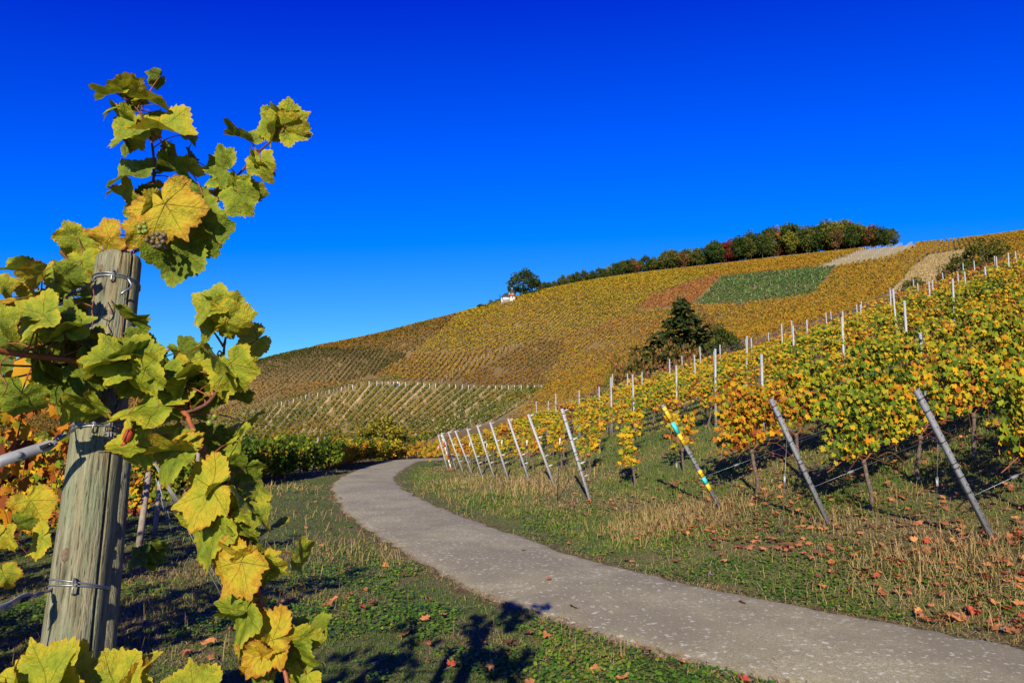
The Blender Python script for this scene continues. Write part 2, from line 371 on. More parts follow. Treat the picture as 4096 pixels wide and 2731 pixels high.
# ---- ground colour (what the soil itself is) per zone
MIDPLOT = [(205, 424), (275, 405.5), (333, 393.5), (362, 383.5), (406, 381.5), (480, 386.5), (552, 385.5), (545, 393), (500, 420), (441, 436), (415, 446), (275, 449), (205, 455)]
DRYSLOPE = [(886, 298), (905, 279), (913, 268), (930, 255), (966, 250), (973, 258), (955, 270), (925, 292)]
YOUNG = [(818, 267), (869, 246), (903, 242), (926, 239), (915, 247), (890, 257), (852, 263.5)]
def project_uv(x, y, z): return proj(np.stack([x, y, z], -1))
gu, gv = project_uv(gx, np.maximum(gy, .5), gz); front = gy > 60
gcol = np.zeros(gx.shape + (3,))
gcol[:] = (.17, .115, .055)
far = (gy > 62) | (np.hypot(gx, gy) > 75)
nz = fbm(gx, gy, 14, 5)
gcol[far] = np.array([.20, .135, .05])[None] * (0.7 + .7 * nz[far])[:, None]
mp = front & inpoly(gu, gv, MIDPLOT); gcol[mp] = np.array([.30, .22, .075]) * (.7 + .6 * nz[mp])[:, None]
ds = front & inpoly(gu, gv, DRYSLOPE) & (gy < 260); gcol[ds] = np.array([.46, .32, .125]) * (.8 + .4 * nz[ds])[:, None]
yg = front & inpoly(gu, gv, YOUNG); gcol[yg] = np.array([.36, .30, .14]) * (.8 + .4 * nz[yg])[:, None]
m, nt, bs, out = newmat('ground_soil')
ac = attr(nt, 'gcol'); an = attr(nt, 'nearm'); geo = nt.nodes.new('ShaderNodeNewGeometry')
n1 = noise(nt, geo.outputs['Position'], 1.1, 5); n2 = noise(nt, geo.outputs['Position'], 9, 5); n3 = noise(nt, geo.outputs['Position'], 60, 4)
cn = ramp(nt, n1, [(.30, (.06, .115, .016)), (.52, (.085, .13, .022)), (.64, (.16, .125, .045)), (.78, (.24, .165, .08))])
cn = mixc(nt, mth(nt, 'MULTIPLY', n2, .55), cn, (.10, .075, .03)); cn = mixc(nt, ramp(nt, n3, [(.45, (0, 0, 0)), (.7, (.6, .6, .6))]), cn, (.34, .25, .13))
cf = mixc(nt, 1.0, ac.outputs['Color'], ramp(nt, n2, [(.25, (.7, .7, .7)), (.75, (1.15, 1.15, 1.15))]), 'MULTIPLY')
c = mixc(nt, an.outputs['Fac'], cf, cn)
nt.links.new(c, bs.inputs['Base Color']); bs.inputs['Roughness'].default_value = .95; bs.inputs['Specular IOR Level'].default_value = .1
bump(nt, bs, mth(nt, 'ADD', n2, n3), .8, .03)
M_ground = m
ni, nj = gx.shape; I, J = np.meshgrid(np.arange(ni - 1), np.arange(nj - 1), indexing='ij'); b0 = I * nj + J
Fg = np.stack([b0, b0 + 1, b0 + nj + 1, b0 + nj], -1).reshape(-1, 4)[:, ::-1]
nearm = 1 - smooth01((np.hypot(gx, gy) - 58) / 20)
ground = put('ground', mesh('ground', np.stack([gx, gy, gz], -1), Fg, M_ground, True, {'gcol': gcol.reshape(-1, 3), 'nearm': nearm.ravel()}))
tag(ground, 'grassy vineyard slope rising into a golden hillside of vines', 'ground', kind='structure')

# ---- path
m, nt, bs, out = newmat('path_asphalt')
geo = nt.nodes.new('ShaderNodeNewGeometry'); pos = geo.outputs['Position']; ed = attr(nt, 'edge')
a1 = noise(nt, pos, 170, 3, .7); a2 = noise(nt, pos, 2.2, 4); a3 = noise(nt, pos, 45, 3)
a4 = noise(nt, pos, 34, 4, .75); a5 = noise(nt, pos, 85, 2, .6)
base = ramp(nt, a4, [(.30, (.18, .156, .074)), (.5, (.37, .335, .163)), (.70, (.58, .535, .28))])
base = mixc(nt, .45, base, ramp(nt, a2, [(.3, (.29, .255, .122)), (.7, (.45, .41, .207))]))
base = mixc(nt, ramp(nt, a5, [(.35, (.6, .6, .6)), (.5, (0, 0, 0))]), base, (.15, .125, .08))
base = mixc(nt, ramp(nt, a5, [(.58, (0, 0, 0)), (.7, (.7, .7, .7))]), base, (.60, .55, .42))
a6 = noise(nt, pos, .55, 3); base = mixc(nt, ramp(nt, a6, [(.40, (.55, .55, .55)), (.62, (0, 0, 0))]), base, (.21, .18, .105))
vor = nt.nodes.new('ShaderNodeTexVoronoi'); vor.feature = 'DISTANCE_TO_EDGE'; vor.inputs['Scale'].default_value = .8; wrp = nt.nodes.new('ShaderNodeVectorMath'); wrp.operation = 'ADD'; nzv = nt.nodes.new('ShaderNodeTexNoise'); nzv.inputs['Scale'].default_value = 3.0; nt.links.new(pos, nzv.inputs['Vector']); nt.links.new(pos, wrp.inputs[0]); nt.links.new(nzv.outputs['Color'], wrp.inputs[1]); nt.links.new(wrp.outputs[0], vor.inputs['Vector'])
base = mixc(nt, mth(nt, 'MULTIPLY', ramp(nt, vor.outputs['Distance'], [(.003, (.5, .5, .5)), (.009, (0, 0, 0))]), mth(nt, 'GREATER_THAN', a6, .60)), base, (.11, .09, .055))
li = noise(nt, pos, 15, 5, .65); li2 = noise(nt, pos, 1.3, 2)
lm = ramp(nt, mth(nt, 'ADD', li, mth(nt, 'MULTIPLY', li2, .16)), [(.665, (0, 0, 0)), (.71, (.8, .8, .8))])
base = mixc(nt, lm, base, (.66, .62, .44))
sp = ramp(nt, noise(nt, pos, 260, 2, .5), [(.70, (0, 0, 0)), (.76, (1, 1, 1))]); base = mixc(nt, sp, base, (.58, .54, .42))
dk = ramp(nt, noise(nt, pos, 95, 2, .5), [(.24, (.8, .8, .8)), (.32, (0, 0, 0))]); base = mixc(nt, dk, base, (.10, .085, .07))
em = ramp(nt, mth(nt, 'ADD', ed.outputs['Fac'], mth(nt, 'MULTIPLY', mth(nt, 'SUBTRACT', a3, .5), .9)), [(.55, (0, 0, 0)), (.95, (.85, .85, .85))])
base = mixc(nt, em, base, (.26, .165, .085))
nt.links.new(base, bs.inputs['Base Color']); bs.inputs['Roughness'].default_value = .9; bs.inputs['Specular IOR Level'].default_value = .2
bump(nt, bs, mth(nt, 'ADD', a1, mth(nt, 'MULTIPLY', a2, .3)), .5, .006)
npth, nac = 1100, 17
tt = np.linspace(0, 1, len(C_c)); ti = np.linspace(0, 1, npth)
cc = np.stack([np.interp(ti, tt, C_c[:, i]) for i in (0, 1)], 1); nn = np.stack([np.interp(ti, tt, nl[:, i]) for i in (0, 1)], 1); zz = np.interp(ti, tt, PZ)
arc = np.concatenate([[0], np.cumsum(np.linalg.norm(np.diff(cc, axis=0), axis=1))])
w_l = PW / 2 + (fbm(arc, arc * 0, .9, 21) - .5) * .30 + (vnoise(arc, arc * 0, .16, 4) - .5) * .10
w_r = PW / 2 + (fbm(arc, arc * 0, .9, 31) - .5) * .30 + (vnoise(arc, arc * 0, .16, 8) - .5) * .10
sx = np.linspace(-1, 1, nac)
off = np.where(sx[None] < 0, sx[None] * w_r[:, None], sx[None] * w_l[:, None])
pv = np.concatenate([cc[:, None] + nn[:, None] * off[..., None], (zz[:, None] + .03 * (1 - sx[None]**2) - .012 - .03 * (np.abs(sx[None]) > .99))[..., None]], -1)
I, J = np.meshgrid(np.arange(npth - 1), np.arange(nac - 1), indexing='ij'); b0 = I * nac + J
Fp = np.stack([b0, b0 + nac, b0 + nac + 1, b0 + 1], -1).reshape(-1, 4)[:, ::-1]
edge = np.broadcast_to(np.abs(sx)[None]**6, (npth, nac)).ravel()
path = put('path', mesh('path', pv, Fp, m, True, {'edge': edge})); tag(path, 'pale worn asphalt farm path winding through the vineyard', 'path', kind='structure')
# ------------------------------------------------------------------ leaves and vines
LEAF_PHI = np.radians([0, 12, 24, 36, 52, 66, 80, 92, 108, 124, 140, 156, 168, 174])
LEAF_R = np.array([1.0, .90, .80, .74, .93, .80, .70, .66, .78, .66, .56, .50, .40, .10])
def lowleaf():
    """12-gon vine leaf, petiole at the origin, tip along +y"""
    ang = np.radians([0, 20, 36, 52, 72, 92, 112, 140, 172]); r = np.array([1.0, .74, .58, .92, .60, .56, .76, .50, .28])
    a2 = np.concatenate([-ang[::-1], ang[1:]]); r2 = np.concatenate([r[::-1], r[1:]])
    x = np.sin(a2) * r2; y = np.cos(a2) * r2
    V = np.concatenate([[[0, .12, 0]], np.stack([x, y, -.22 * np.abs(x)**1.3 - .18 * np.clip(y, 0, 1)**2], 1)])
    k = np.arange(1, len(V) - 1); return V, np.stack([np.zeros_like(k), k + 1, k], 1)
LEAF_V, LEAF_F = lowleaf()
def rot_frames(axis, nrm):
    axis = axis / np.linalg.norm(axis, axis=1)[:, None]; x = np.cross(axis, nrm); x /= (np.linalg.norm(x, axis=1)[:, None] + 1e-9)
    z = np.cross(x, axis); return x, axis, z
def leafcloud(pos, axis, nrm, size, rnd, tv=None, tf=None):
    tv = LEAF_V if tv is None else tv; tf = LEAF_F if tf is None else tf
    x, y, z = rot_frames(axis, nrm); n = len(pos); m = len(tv)
    V = pos[:, None] + size[:, None, None] * (tv[None, :, 0:1] * x[:, None] + tv[None, :, 1:2] * y[:, None] + tv[None, :, 2:3] * z[:, None])
    F = (tf[None] + (np.arange(n) * m)[:, None, None]).reshape(-1, tf.shape[1])
    return V.reshape(-1, 3), F, np.repeat(rnd, m)
QUAD_V = np.array([[-.5, -.5, 0], [.5, -.5, 0], [.5, .5, 0], [-.5, .5, 0]], float); QUAD_F = np.array([[0, 1, 2, 3]])
TUFT_V = np.array([[-.5, -.35, 0], [.1, -.55, .05], [.55, 0, -.05], [.2, .5, .06], [-.4, .4, -.04]], float); TUFT_F = np.array([[0, 1, 2, 3, 4]])
def randdir(r, n): v = r.normal(size=(n, 3)); return v / np.linalg.norm(v, axis=1)[:, None]
SUNDIR = -np.array(SUNV)

def vine_meshes(seed, dense=1.0, n_leaf=420, top=1.95, low=.75, halflen=.62, width=.26, shoots=9, trunk_h=.75, lean=0., size=.064, droop=False):
    """a trellised vine; local +x runs uphill along the row; the canopy follows the slope"""
    r = np.random.default_rng(seed); parts_c, pos, ax, nr, rn = [], [], [], [], []
    bx, by = r.normal(0, .05), r.normal(0, .04)
    trunk_pts = np.array([[0, 0, -.12], [bx * .3 - lean * .2, by, trunk_h * .3], [bx - lean * .1, by * .5, trunk_h * .65], [bx * 1.2, 0, trunk_h]])
    tk = tube(catmull(trunk_pts, 8), np.linspace(.034, .026, 8) * (1 + .15 * r.normal(size=8)), 7)
    head = tube(np.array([[bx * 1.2, 0, trunk_h - .05], [bx * 1.2, .01, trunk_h + .03]]), [.045, .03], 7)
    for s in (-1, 1):
        a = np.array([[bx, 0, trunk_h], [bx + s * .22, r.normal(0, .03), trunk_h + .16 + .06 * s], [bx + s * halflen * .9, r.normal(0, .03), trunk_h + .05 + SLOPE * s * halflen * .9]])
        parts_c.append(tube(catmull(a, 8), np.linspace(.011, .007, 8), 5))
    for i in range(shoots):
        x0 = r.uniform(-halflen, halflen) * .85; h1 = r.uniform(.7, 1.0) * (top - trunk_h)
        p0 = np.array([bx + x0, 0, trunk_h + .1 + SLOPE * x0])
        pts = [p0]
        for k in range(1, 6):
            f = k / 5
            pts.append(p0 + np.array([r.normal(0, .05) * f + (x0 * .25) * f, r.normal(0, .55) * width * f, h1 * f]))
        sp = catmull(np.array(pts), 10); parts_c.append(tube(sp, np.linspace(.0068, .003, 10), 4, False))
        if droop and i < 3:
            q0 = np.array([bx + x0 * .5, 0, trunk_h + .05]); q = np.array([q0, q0 + [r.normal(0, .15), -.15, .1], q0 + [r.normal(0, .35), -.28 * r.uniform(.3, 1), -.25 * r.uniform(.2, 1)]])
            parts_c.append(tube(catmull(q, 8), np.linspace(.005, .0025, 8), 4, False))
        nl_ = max(3, int(n_leaf / shoots))
        t = r.uniform(.05, 1.05, nl_)
        base = np.stack([np.interp(t, np.linspace(0, 1, 10), sp[:, j]) for j in range(3)], 1)
        offd = randdir(r, nl_); offd[:, 2] *= .5; base += offd * np.stack([np.full(nl_, .14), np.full(nl_, width * .75), np.full(nl_, .12)], 1) * r.uniform(.3, 1.4, nl_)[:, None]
        pos.append(base)
    pos = np.concatenate(pos); n = len(pos)
    keep = pos[:, 2] > low + SLOPE * pos[:, 0]; pos = pos[keep]; n = len(pos)
    side = np.sign(pos[:, 1] + r.normal(0, .08, n))
    axis = np.stack([r.normal(0, .5, n), side * r.uniform(.0, .5, n), -r.uniform(.35, 1.0, n)], 1)
    nrm = np.stack([r.normal(0, .75, n), side * r.uniform(.2, 1.1, n), r.uniform(-.2, 1.0, n)], 1)
    sz = size * r.uniform(.65, 1.25, n)
    rnd = np.clip(r.beta(2.0, 2.2, n) + .12 * (1.2 - pos[:, 2]), 0, 1)
    V, F, at = leafcloud(pos, axis, nrm, sz, rnd)
    fol = mesh('foliage', V, F, M_leaf_mix, False, {'rnd': at})
    trk = mesh('trunk', *merge([tk, head]), M_trunk, True); can = mesh('cane', *merge(parts_c), M_cane, True)
    return trk, can, fol
DENSE = [vine_meshes(100 + i, n_leaf=820, top=1.9, low=.86, width=.27, shoots=12, halflen=.78, droop=True) for i in range(5)]
MEDIUM = [vine_meshes(200 + i, n_leaf=480, top=1.75, low=.6, width=.21, shoots=9, halflen=.75, size=.067) for i in range(5)]
SPARSE = [vine_meshes(300 + i, n_leaf=105, top=1.55, low=.30, width=.13, shoots=3, halflen=.3, size=.085, trunk_h=.55) for i in range(4)]
THICK = [vine_meshes(400 + i, n_leaf=900, top=1.6, low=.06, width=.42, shoots=13, size=.078, trunk_h=.16) for i in range(4)]
BACK = [vine_meshes(500 + i, n_leaf=420, top=2.0, low=.3, width=.32, shoots=11, size=.078, trunk_h=.7, droop=True) for i in range(4)]
N_VINE = [0]
VREQ = []
def vine(x, y, z, rz, variants, mat, label, group, sc=1.0, zs=1.0):
    VREQ.append((math.hypot(x, y) / zs, x, y, z, rz, variants, mat, label, group, sc, zs)); N_VINE[0] += 1
def build_vine(k, req):
    _, x, y, z, rz, variants, mat, label, group, sc, zs = req
    t = empty('grapevine', (x, y, z), rz); t.scale = (sc, sc * random.choice((-1, 1)), sc * zs)
    tag(t, label, 'grapevine', group)
    trk, can, fol = variants[k % len(variants)]
    put('trunk', trk, t); put('cane', can, t); f = put('foliage', fol, t, mat=mat); f['kind'] = 'stuff'
ORD = ['', 'first', 'second', 'third', 'fourth', 'fifth', 'sixth', 'seventh', 'eighth', 'ninth', 'tenth']
def rowname(k):
    if k == 2: return 'behind the yellow and turquoise banded post'
    if k == 1: return 'behind the leaning grey post next to the banded post'
    if k == 0: return 'behind the largest leaning grey post'
    return 'in %s row beyond the yellow and turquoise banded post' % ORD[k - 2]
RZ = math.atan2(ROW[1], ROW[0])
S_EXIT = [(.80 * EB[k, 1] - EB[k, 0]) / (ROW[0] - .80 * ROW[1]) + 2.0 for k in range(13)]
S_EXIT[0] = 5.0
RowEnd = []
for k in range(13):
    s = (.9, .75, .75, 1.1, 1.0, 1.0, .9, 1.0, .8, .9, .9, .8, .8)[k]; n = 0
    while s < S_EXIT[k]:
        x, y = EB[k, :2] + ROW * s; x += random.gauss(0, .03); y += random.gauss(0, .03)
        if k <= 2: var, mt = (DENSE, M_leaf_mix)
        elif s < 4.5 and k < 9: var, mt = (SPARSE, M_leaf_gold)
        elif s < 9 + k: var, mt = (MEDIUM, M_leaf_gold if k > 6 else M_leaf_mix)
        else: var, mt = (DENSE if random.random() < .5 else MEDIUM, M_leaf_mix if random.random() < .6 else M_leaf_gold)
        if k >= 9 and s < 9: var = MEDIUM
        if k == 2 and s < 2.2: mt = M_leaf_rust if s < 1.8 else M_leaf_mix
        if k >= 10 and random.random() < .25: mt = M_leaf_rust
        look = {'leaf_mix': 'yellow and green', 'leaf_gold': 'golden yellow', 'leaf_rust': 'rusty orange'}[mt.name]
        dn = 'thin young' if var is SPARSE else ('full' if var is DENSE else 'leafy')
        vine(x, y, float(H(x, y)), RZ + random.gauss(0, .05), var, mt, '%s %s-leaved grapevine %s' % (dn, look, rowname(k)), 'grapevines in the right-hand rows', random.uniform(.92, 1.06), 1.0 if k < 3 else .82)
        s += random.uniform(1.05, 1.2) if var is not SPARSE else random.uniform(1.0, 1.3)
    RowEnd.append(S_EXIT[k])

# ---- left-hand rows: from the grass verge downhill to the left
LEFT_E = [(-1.0, 1.75), (-2.9, 4.0), (-4.6, 7.0), (-6.0, 10.4), (-7.0, 13.2), (-7.9, 16.2)]
for k, (x0, y0) in enumerate(LEFT_E):
    s = .5 if k else 1.0
    while s < (4.5 if k == 0 else 6.5 if k < 4 else 8):
        x, y = x0 - ROW[0] * s, y0 - ROW[1] * s + (.0 if k else .25)
        if math.hypot(x, y) > 3.4 and y > .5:
            mt = M_leaf_rust if k in (1, 2) else (M_leaf_gold if k == 3 else M_leaf_mix)
            vine(x, y, float(H(x, y)), RZ + random.gauss(0, .08), BACK if k < 4 else THICK, mt,
                 '%s grapevine in the low rows behind the big round wooden post' % ('orange and yellow' if mt is M_leaf_rust else 'yellowing'), 'grapevines behind the wooden post', random.uniform(.95, 1.05), 1.16 if k < 3 else .9)
        s += 1.05
# the near row goes on left of the wooden post, outside the picture; its shade lies on the verge
for s in (1.35, 2.3, 3.3, 4.3, 5.3):
    x, y = -1.0 - ROW[0] * s, 1.75 - ROW[1] * s
    vine(x, y, float(H(x, y)), RZ, BACK, M_leaf_mix, 'grapevine continuing the row left of the thick wooden post', 'vines of the near left row', 1.05, 1.05)
# dark green hedge-like rows further along the left verge
for k, (u, v) in enumerate([(222, 490), (238, 486.5), (253, 484), (268, 482), (283, 479), (298, 476.5), (312, 473.5), (322, 470)]):
    g = G(u, v)
    for j in range(5):
        x, y = g[0] - ROW[0] * 1.0 * j + random.gauss(0, .1), g[1] - ROW[1] * 1.0 * j + random.gauss(0, .1)
        vine(x, y, float(H(x, y)), RZ + random.gauss(0, .1), THICK, M_leaf_green, 'bushy dark green grapevine in the hedge-like rows along the left grass verge', 'dark green bushy vines', random.uniform(.88, 1.05))
# autumn row that follows the outside of the bend
bend = [(330, 470), (340, 467.5), (352, 465), (364, 463), (376, 461.2), (388, 459.8), (400, 458.8), (412, 458), (424, 457.4), (436, 457), (448, 456.5)]
bw = catmull(np.array([G(u, v)[:2] for u, v in bend]), 60)
acc = 0.0
dcum = np.concatenate([[0], np.cumsum(np.linalg.norm(np.diff(bw, axis=0), axis=1))])
for d in np.arange(0, dcum[-1], 1.0):
    x = np.interp(d, dcum, bw[:, 0]); y = np.interp(d, dcum, bw[:, 1])
    for j in range(2):
        xx, yy = x - .5 * j * 2.0, y + .9 * j * 2.0
        mt = random.choice([M_leaf_gold, M_leaf_mix, M_leaf_mix, M_leaf_rust, M_leaf_green, M_leaf_green, M_leaf_green, M_leaf_green])
        look = {'leaf_mix': 'yellow-green', 'leaf_gold': 'golden', 'leaf_rust': 'rusty orange', 'leaf_green': 'dark green'}[mt.name]
        vine(xx, yy, float(H(xx, yy)), random.uniform(-.3, .5), THICK, mt, '%s grapevine in the rows round the outside of the path bend' % look, 'grapevines at the bend', random.uniform(.85, 1.0), .95)
VREQ.sort(key=lambda q: q[0])
for k, q_ in enumerate(VREQ[:285]): build_vine(k, q_)
fv, fr, fm, MATS = [], [], [], [M_leaf_mix, M_leaf_gold, M_leaf_rust, M_leaf_green]
for q_ in VREQ[285:]:
    _, x, y, z, rz, variants, mat, label, group, sc, zs = q_
    n = 300 if variants is DENSE else 200 if variants is not SPARSE else 60
    hl = np.array([math.cos(rz), math.sin(rz)]); sx_ = rng.uniform(-.6, .6, n); lo = .35 if variants is THICK else .6
    top_ = {id(DENSE): 2.0, id(MEDIUM): 1.75, id(SPARSE): 1.5, id(THICK): 1.55, id(BACK): 1.7}[id(variants)]
    sl = (float(H(x + hl[0], y + hl[1])) - z)
    p_ = np.stack([x + hl[0] * sx_ + rng.normal(0, .15, n) * -hl[1], y + hl[1] * sx_ + rng.normal(0, .15, n) * hl[0], z + sl * sx_ + rng.uniform(lo, top_, n) * zs * sc], 1)
    fv.append(p_); fr.append(np.clip(rng.beta(2, 2.2, n) + rng.uniform(-.17, .17), 0, 1)); fm.append(np.full(n, MATS.index(mat)))
fv, fr, fm = np.concatenate(fv), np.concatenate(fr), np.concatenate(fm); n = len(fv)
nr_ = randdir(rng, n) + SUNDIR * .9
V, F, at = leafcloud(fv, randdir(rng, n), nr_, rng.uniform(.11, .17, n), fr, TUFT_V, TUFT_F)
me = mesh('far_row_foliage', V, F, None, False, {'rnd': at})
for m_ in MATS: me.materials.append(m_)
me.polygons.foreach_set('material_index', fm.astype(np.int32))
tag(put('far_grapevines', me), 'mass of farther grapevines closing the rows on the near slope', 'grapevines', kind='stuff')
print('vines', N_VINE[0])
# ------------------------------------------------------------------ hillside plots
def far_hit(u, v):
    g = G(u, v, 78, 620)
    if g is not None and g[1] < 500: return g[:2]
    a, _ = ray(u, v); ys = np.linspace(200, 480, 400); el = (H(a * ys, ys) - CZ) / ys; y = ys[el.argmax()] + 14
    return np.array([a * y, y])
def dens(poly, n=6):
    out = []
    for i in range(len(poly)):
        p, q = np.array(poly[i], float), np.array(poly[(i + 1) % len(poly)], float)
        for k in range(n): out.append(tuple(p + (q - p) * k / n))
    return out
def row_dir(a, b):
    d = far_hit(*b) - far_hit(*a); return d / np.linalg.norm(d)
def row_points(poly, d, spacing, step, r, gap=.0):
    W = np.array([far_hit(u, v) for u, v in dens(poly)]); nrm = np.array([-d[1], d[0]])
    s = W @ d; t = W @ nrm
    tt = np.arange(math.floor(t.min() / spacing), math.ceil(t.max() / spacing) + 1) * spacing; ss = np.arange(s.min(), s.max(), step)
    T, S = np.meshgrid(tt, ss, indexing='ij'); rowi = np.broadcast_to(np.arange(len(tt))[:, None], T.shape)
    X = S * d[0] + T * nrm[0]; Y = S * d[1] + T * nrm[1]
    k = inpoly(X, Y, [tuple(w) for w in W])
    return np.stack([X[k], Y[k]], 1), rowi[k], W
def hill_rows(label, poly, da, db, mat, spacing=2.0, step=.62, per=3, size=.62, hgt=(.35, 1.5), wid=.2, sparse=0.0, seed=1, pts=None):
    r = np.random.default_rng(seed); W = None
    if pts is None: d = row_dir(da, db); pts, rowi, W = row_points(poly, d, spacing, step, r)
    else: d = np.array([.6, .8])
    if sparse: pts = pts[r.random(len(pts)) > sparse]
    gap = vnoise(pts[:, 0], pts[:, 1], 5.0, seed + 40); pts = pts[gap > .12]
    cnt = np.round(per * np.clip(230 / pts[:, 1], 1, 2.4)).astype(int); p = np.repeat(pts, cnt, 0); n = len(p); dsz = np.clip(p[:, 1] / 300, .35, 1.05)
    p = p + d[None] * r.uniform(-step * .6, step * .6, n)[:, None] + np.array([-d[1], d[0]])[None] * r.normal(0, wid, n)[:, None]
    z = H(p[:, 0], p[:, 1]) + r.uniform(hgt[0], hgt[1], n)
    pos = np.column_stack([p, z]); nr_ = randdir(r, n) * .9 + SUNDIR * .7
    rnd = np.clip(r.beta(2.2, 2.2, n) + (vnoise(p[:, 0], p[:, 1], 1.7, seed) - .5) * .35, 0, 1)
    V, F, at = leafcloud(pos, randdir(r, n), nr_, size * dsz * r.uniform(.6, 1.25, n), rnd, TUFT_V, TUFT_F)
    o = put('vine_rows', mesh('vine_rows', V, F, mat, False, {'rnd': at})); tag(o, label, 'vine rows', kind='stuff')
    return d, W
def fan_rows(poly, anchors, us, slopes, up, step):
    """rows that fan over a rounded spur: each follows the ground from its anchor"""
    out, idx = [], []
    for i, (u, v) in enumerate(anchors):
        k = np.interp(u, us, slopes); line = []
        for t in np.linspace(0, up, 34):
            uu, vv = u + t / k, v - t
            if inpoly(np.array([uu]), np.array([vv]), poly)[0]: line.append(far_hit(uu, vv))
        if len(line) < 3: continue
        line = np.array(line); 
        for _ in range(3): line[1:-1] = .25 * line[:-2] + .5 * line[1:-1] + .25 * line[2:]
        dd = np.concatenate([[0], np.cumsum(np.linalg.norm(np.diff(line, axis=0), axis=1))]); q = np.arange(0, dd[-1], step)
        out.append(np.stack([np.interp(q, dd, line[:, 0]), np.interp(q, dd, line[:, 1])], 1)); idx.append(i)
    return out, idx
PA = [(60, 375), (150, 345), (215, 345), (258, 340), (316, 335), (330, 347), (378, 349.5), (412, 353.5), (372, 377), (343, 383), (256, 384), (200, 392), (150, 396), (60, 398)]
PB = [(-120, 450), (-120, 395), (60, 390), (150, 396), (200, 392), (256, 384), (343, 383), (362, 381), (333, 389), (275, 401), (205, 419)]
PB2 = [(-60, 440), (100, 436), (205, 419), (275, 401), (333, 389), (362, 381), (395, 377), (406, 381.3), (362, 383.3), (333, 393.3), (275, 405.3), (205, 424), (100, 443), (-60, 452)]
PC1 = [(310, 325), (380, 318), (435, 300), (479, 290), (441, 331), (413, 353), (378, 351), (330, 350), (296, 346)]
PC2 = [(414, 353), (442, 331), (479, 290), (505, 285), (545, 275), (609, 262), (655, 262), (716, 274), (653, 295), (638, 309), (600, 325), (521, 344), (480, 352)]
PC3 = [(372, 377), (413, 354), (480, 352.5), (520, 344.5), (457, 381.5), (406, 381), (395, 377)]
PD = [(457, 383), (521, 345), (550, 341), (566, 343), (556, 365), (541, 376), (549, 385.5), (480, 386.3)]
PR = [(638, 309), (653, 296), (716, 275), (721, 277), (693, 303), (679, 309)]
PG = [(722, 277), (836, 266.5), (813, 294), (789, 298), (740, 304), (695, 305)]
PT = [(609, 264), (640, 262), (714, 252), (827, 238), (868, 236), (869, 246.5), (818, 266.5), (722, 276.5), (655, 270)]
PE = [(521, 344), (600, 325), (638, 310), (679, 310), (695, 306), (740, 305), (789, 299), (814, 295), (838, 267), (852, 264), (890, 257.5), (915, 247.5), (928, 227), (1024, 217), (1120, 202), (1120, 240),
      (1060, 258), (1010, 268), (985, 272), (973, 258), (966, 249), (930, 254), (913, 267), (905, 278), (880, 299), (860, 312), (800, 345), (720, 375), (660, 392), (600, 408), (540, 425), (505, 425), (549, 386), (541, 376), (556, 365), (566, 343), (550, 341)]
anch = [(u, float(np.interp(u, [150, 200, 256, 343, 372, 412], [395.5, 391.5, 383.6, 382.6, 376.6, 353.2]))) for u in np.arange(60, 412, 5.6)]
ra, _ = fan_rows(PA, anch, [150, 240, 330, 370], [.5, .62, 1.15, 1.45], 62, .5)
hill_rows('dark olive green vine rows with sharp stripes on the left shoulder of the hill', None, None, None, H_D, seed=1, per=4, size=.45, wid=.13, hgt=(.25, 1.15), pts=np.concatenate(ra))
hill_rows('brown vine rows below the dark striped plot', PB, (230, 402), (252, 386), H_B, seed=2)
hill_rows('thin green strip of vines above the sandy young vineyard', PB2, (230, 414), (242, 408), H_M, seed=3)
hill_rows('olive and brown vine rows running up to the hill crest', PC1, (415, 349), (439, 331), H_B, seed=4, wid=.18, spacing=2.4)
hill_rows('golden vine rows below the white pavilion', PC2, (493, 341), (515, 330), H_Y, seed=5)
hill_rows('orange vine rows above the white-posted edge of the sandy plot', PC3, (410, 378), (425, 365), H_O, seed=6)
hill_rows('rust brown striped vine rows on the lower hill', PD, (474, 381), (532, 348), H_B, seed=7, wid=.16, spacing=2.3)
hill_rows('red vine rows beside the bright green plot', PR, (650, 305), (690, 285), H_R, seed=8)
d_green, W_green = hill_rows('bright green vine rows with white posts high on the hill', PG, (694, 302), (743, 276), H_G, seed=9, hgt=(.3, 1.3), wid=.18, spacing=2.6)
hill_rows('golden vine rows along the foot of the hilltop wood', PT, (700, 276), (740, 264), H_O, seed=10)
hill_rows('orange and gold vine rows behind the conifer and up to the right-hand crest', PE, (723, 317), (740, 304), H_O, seed=11, spacing=2.2)

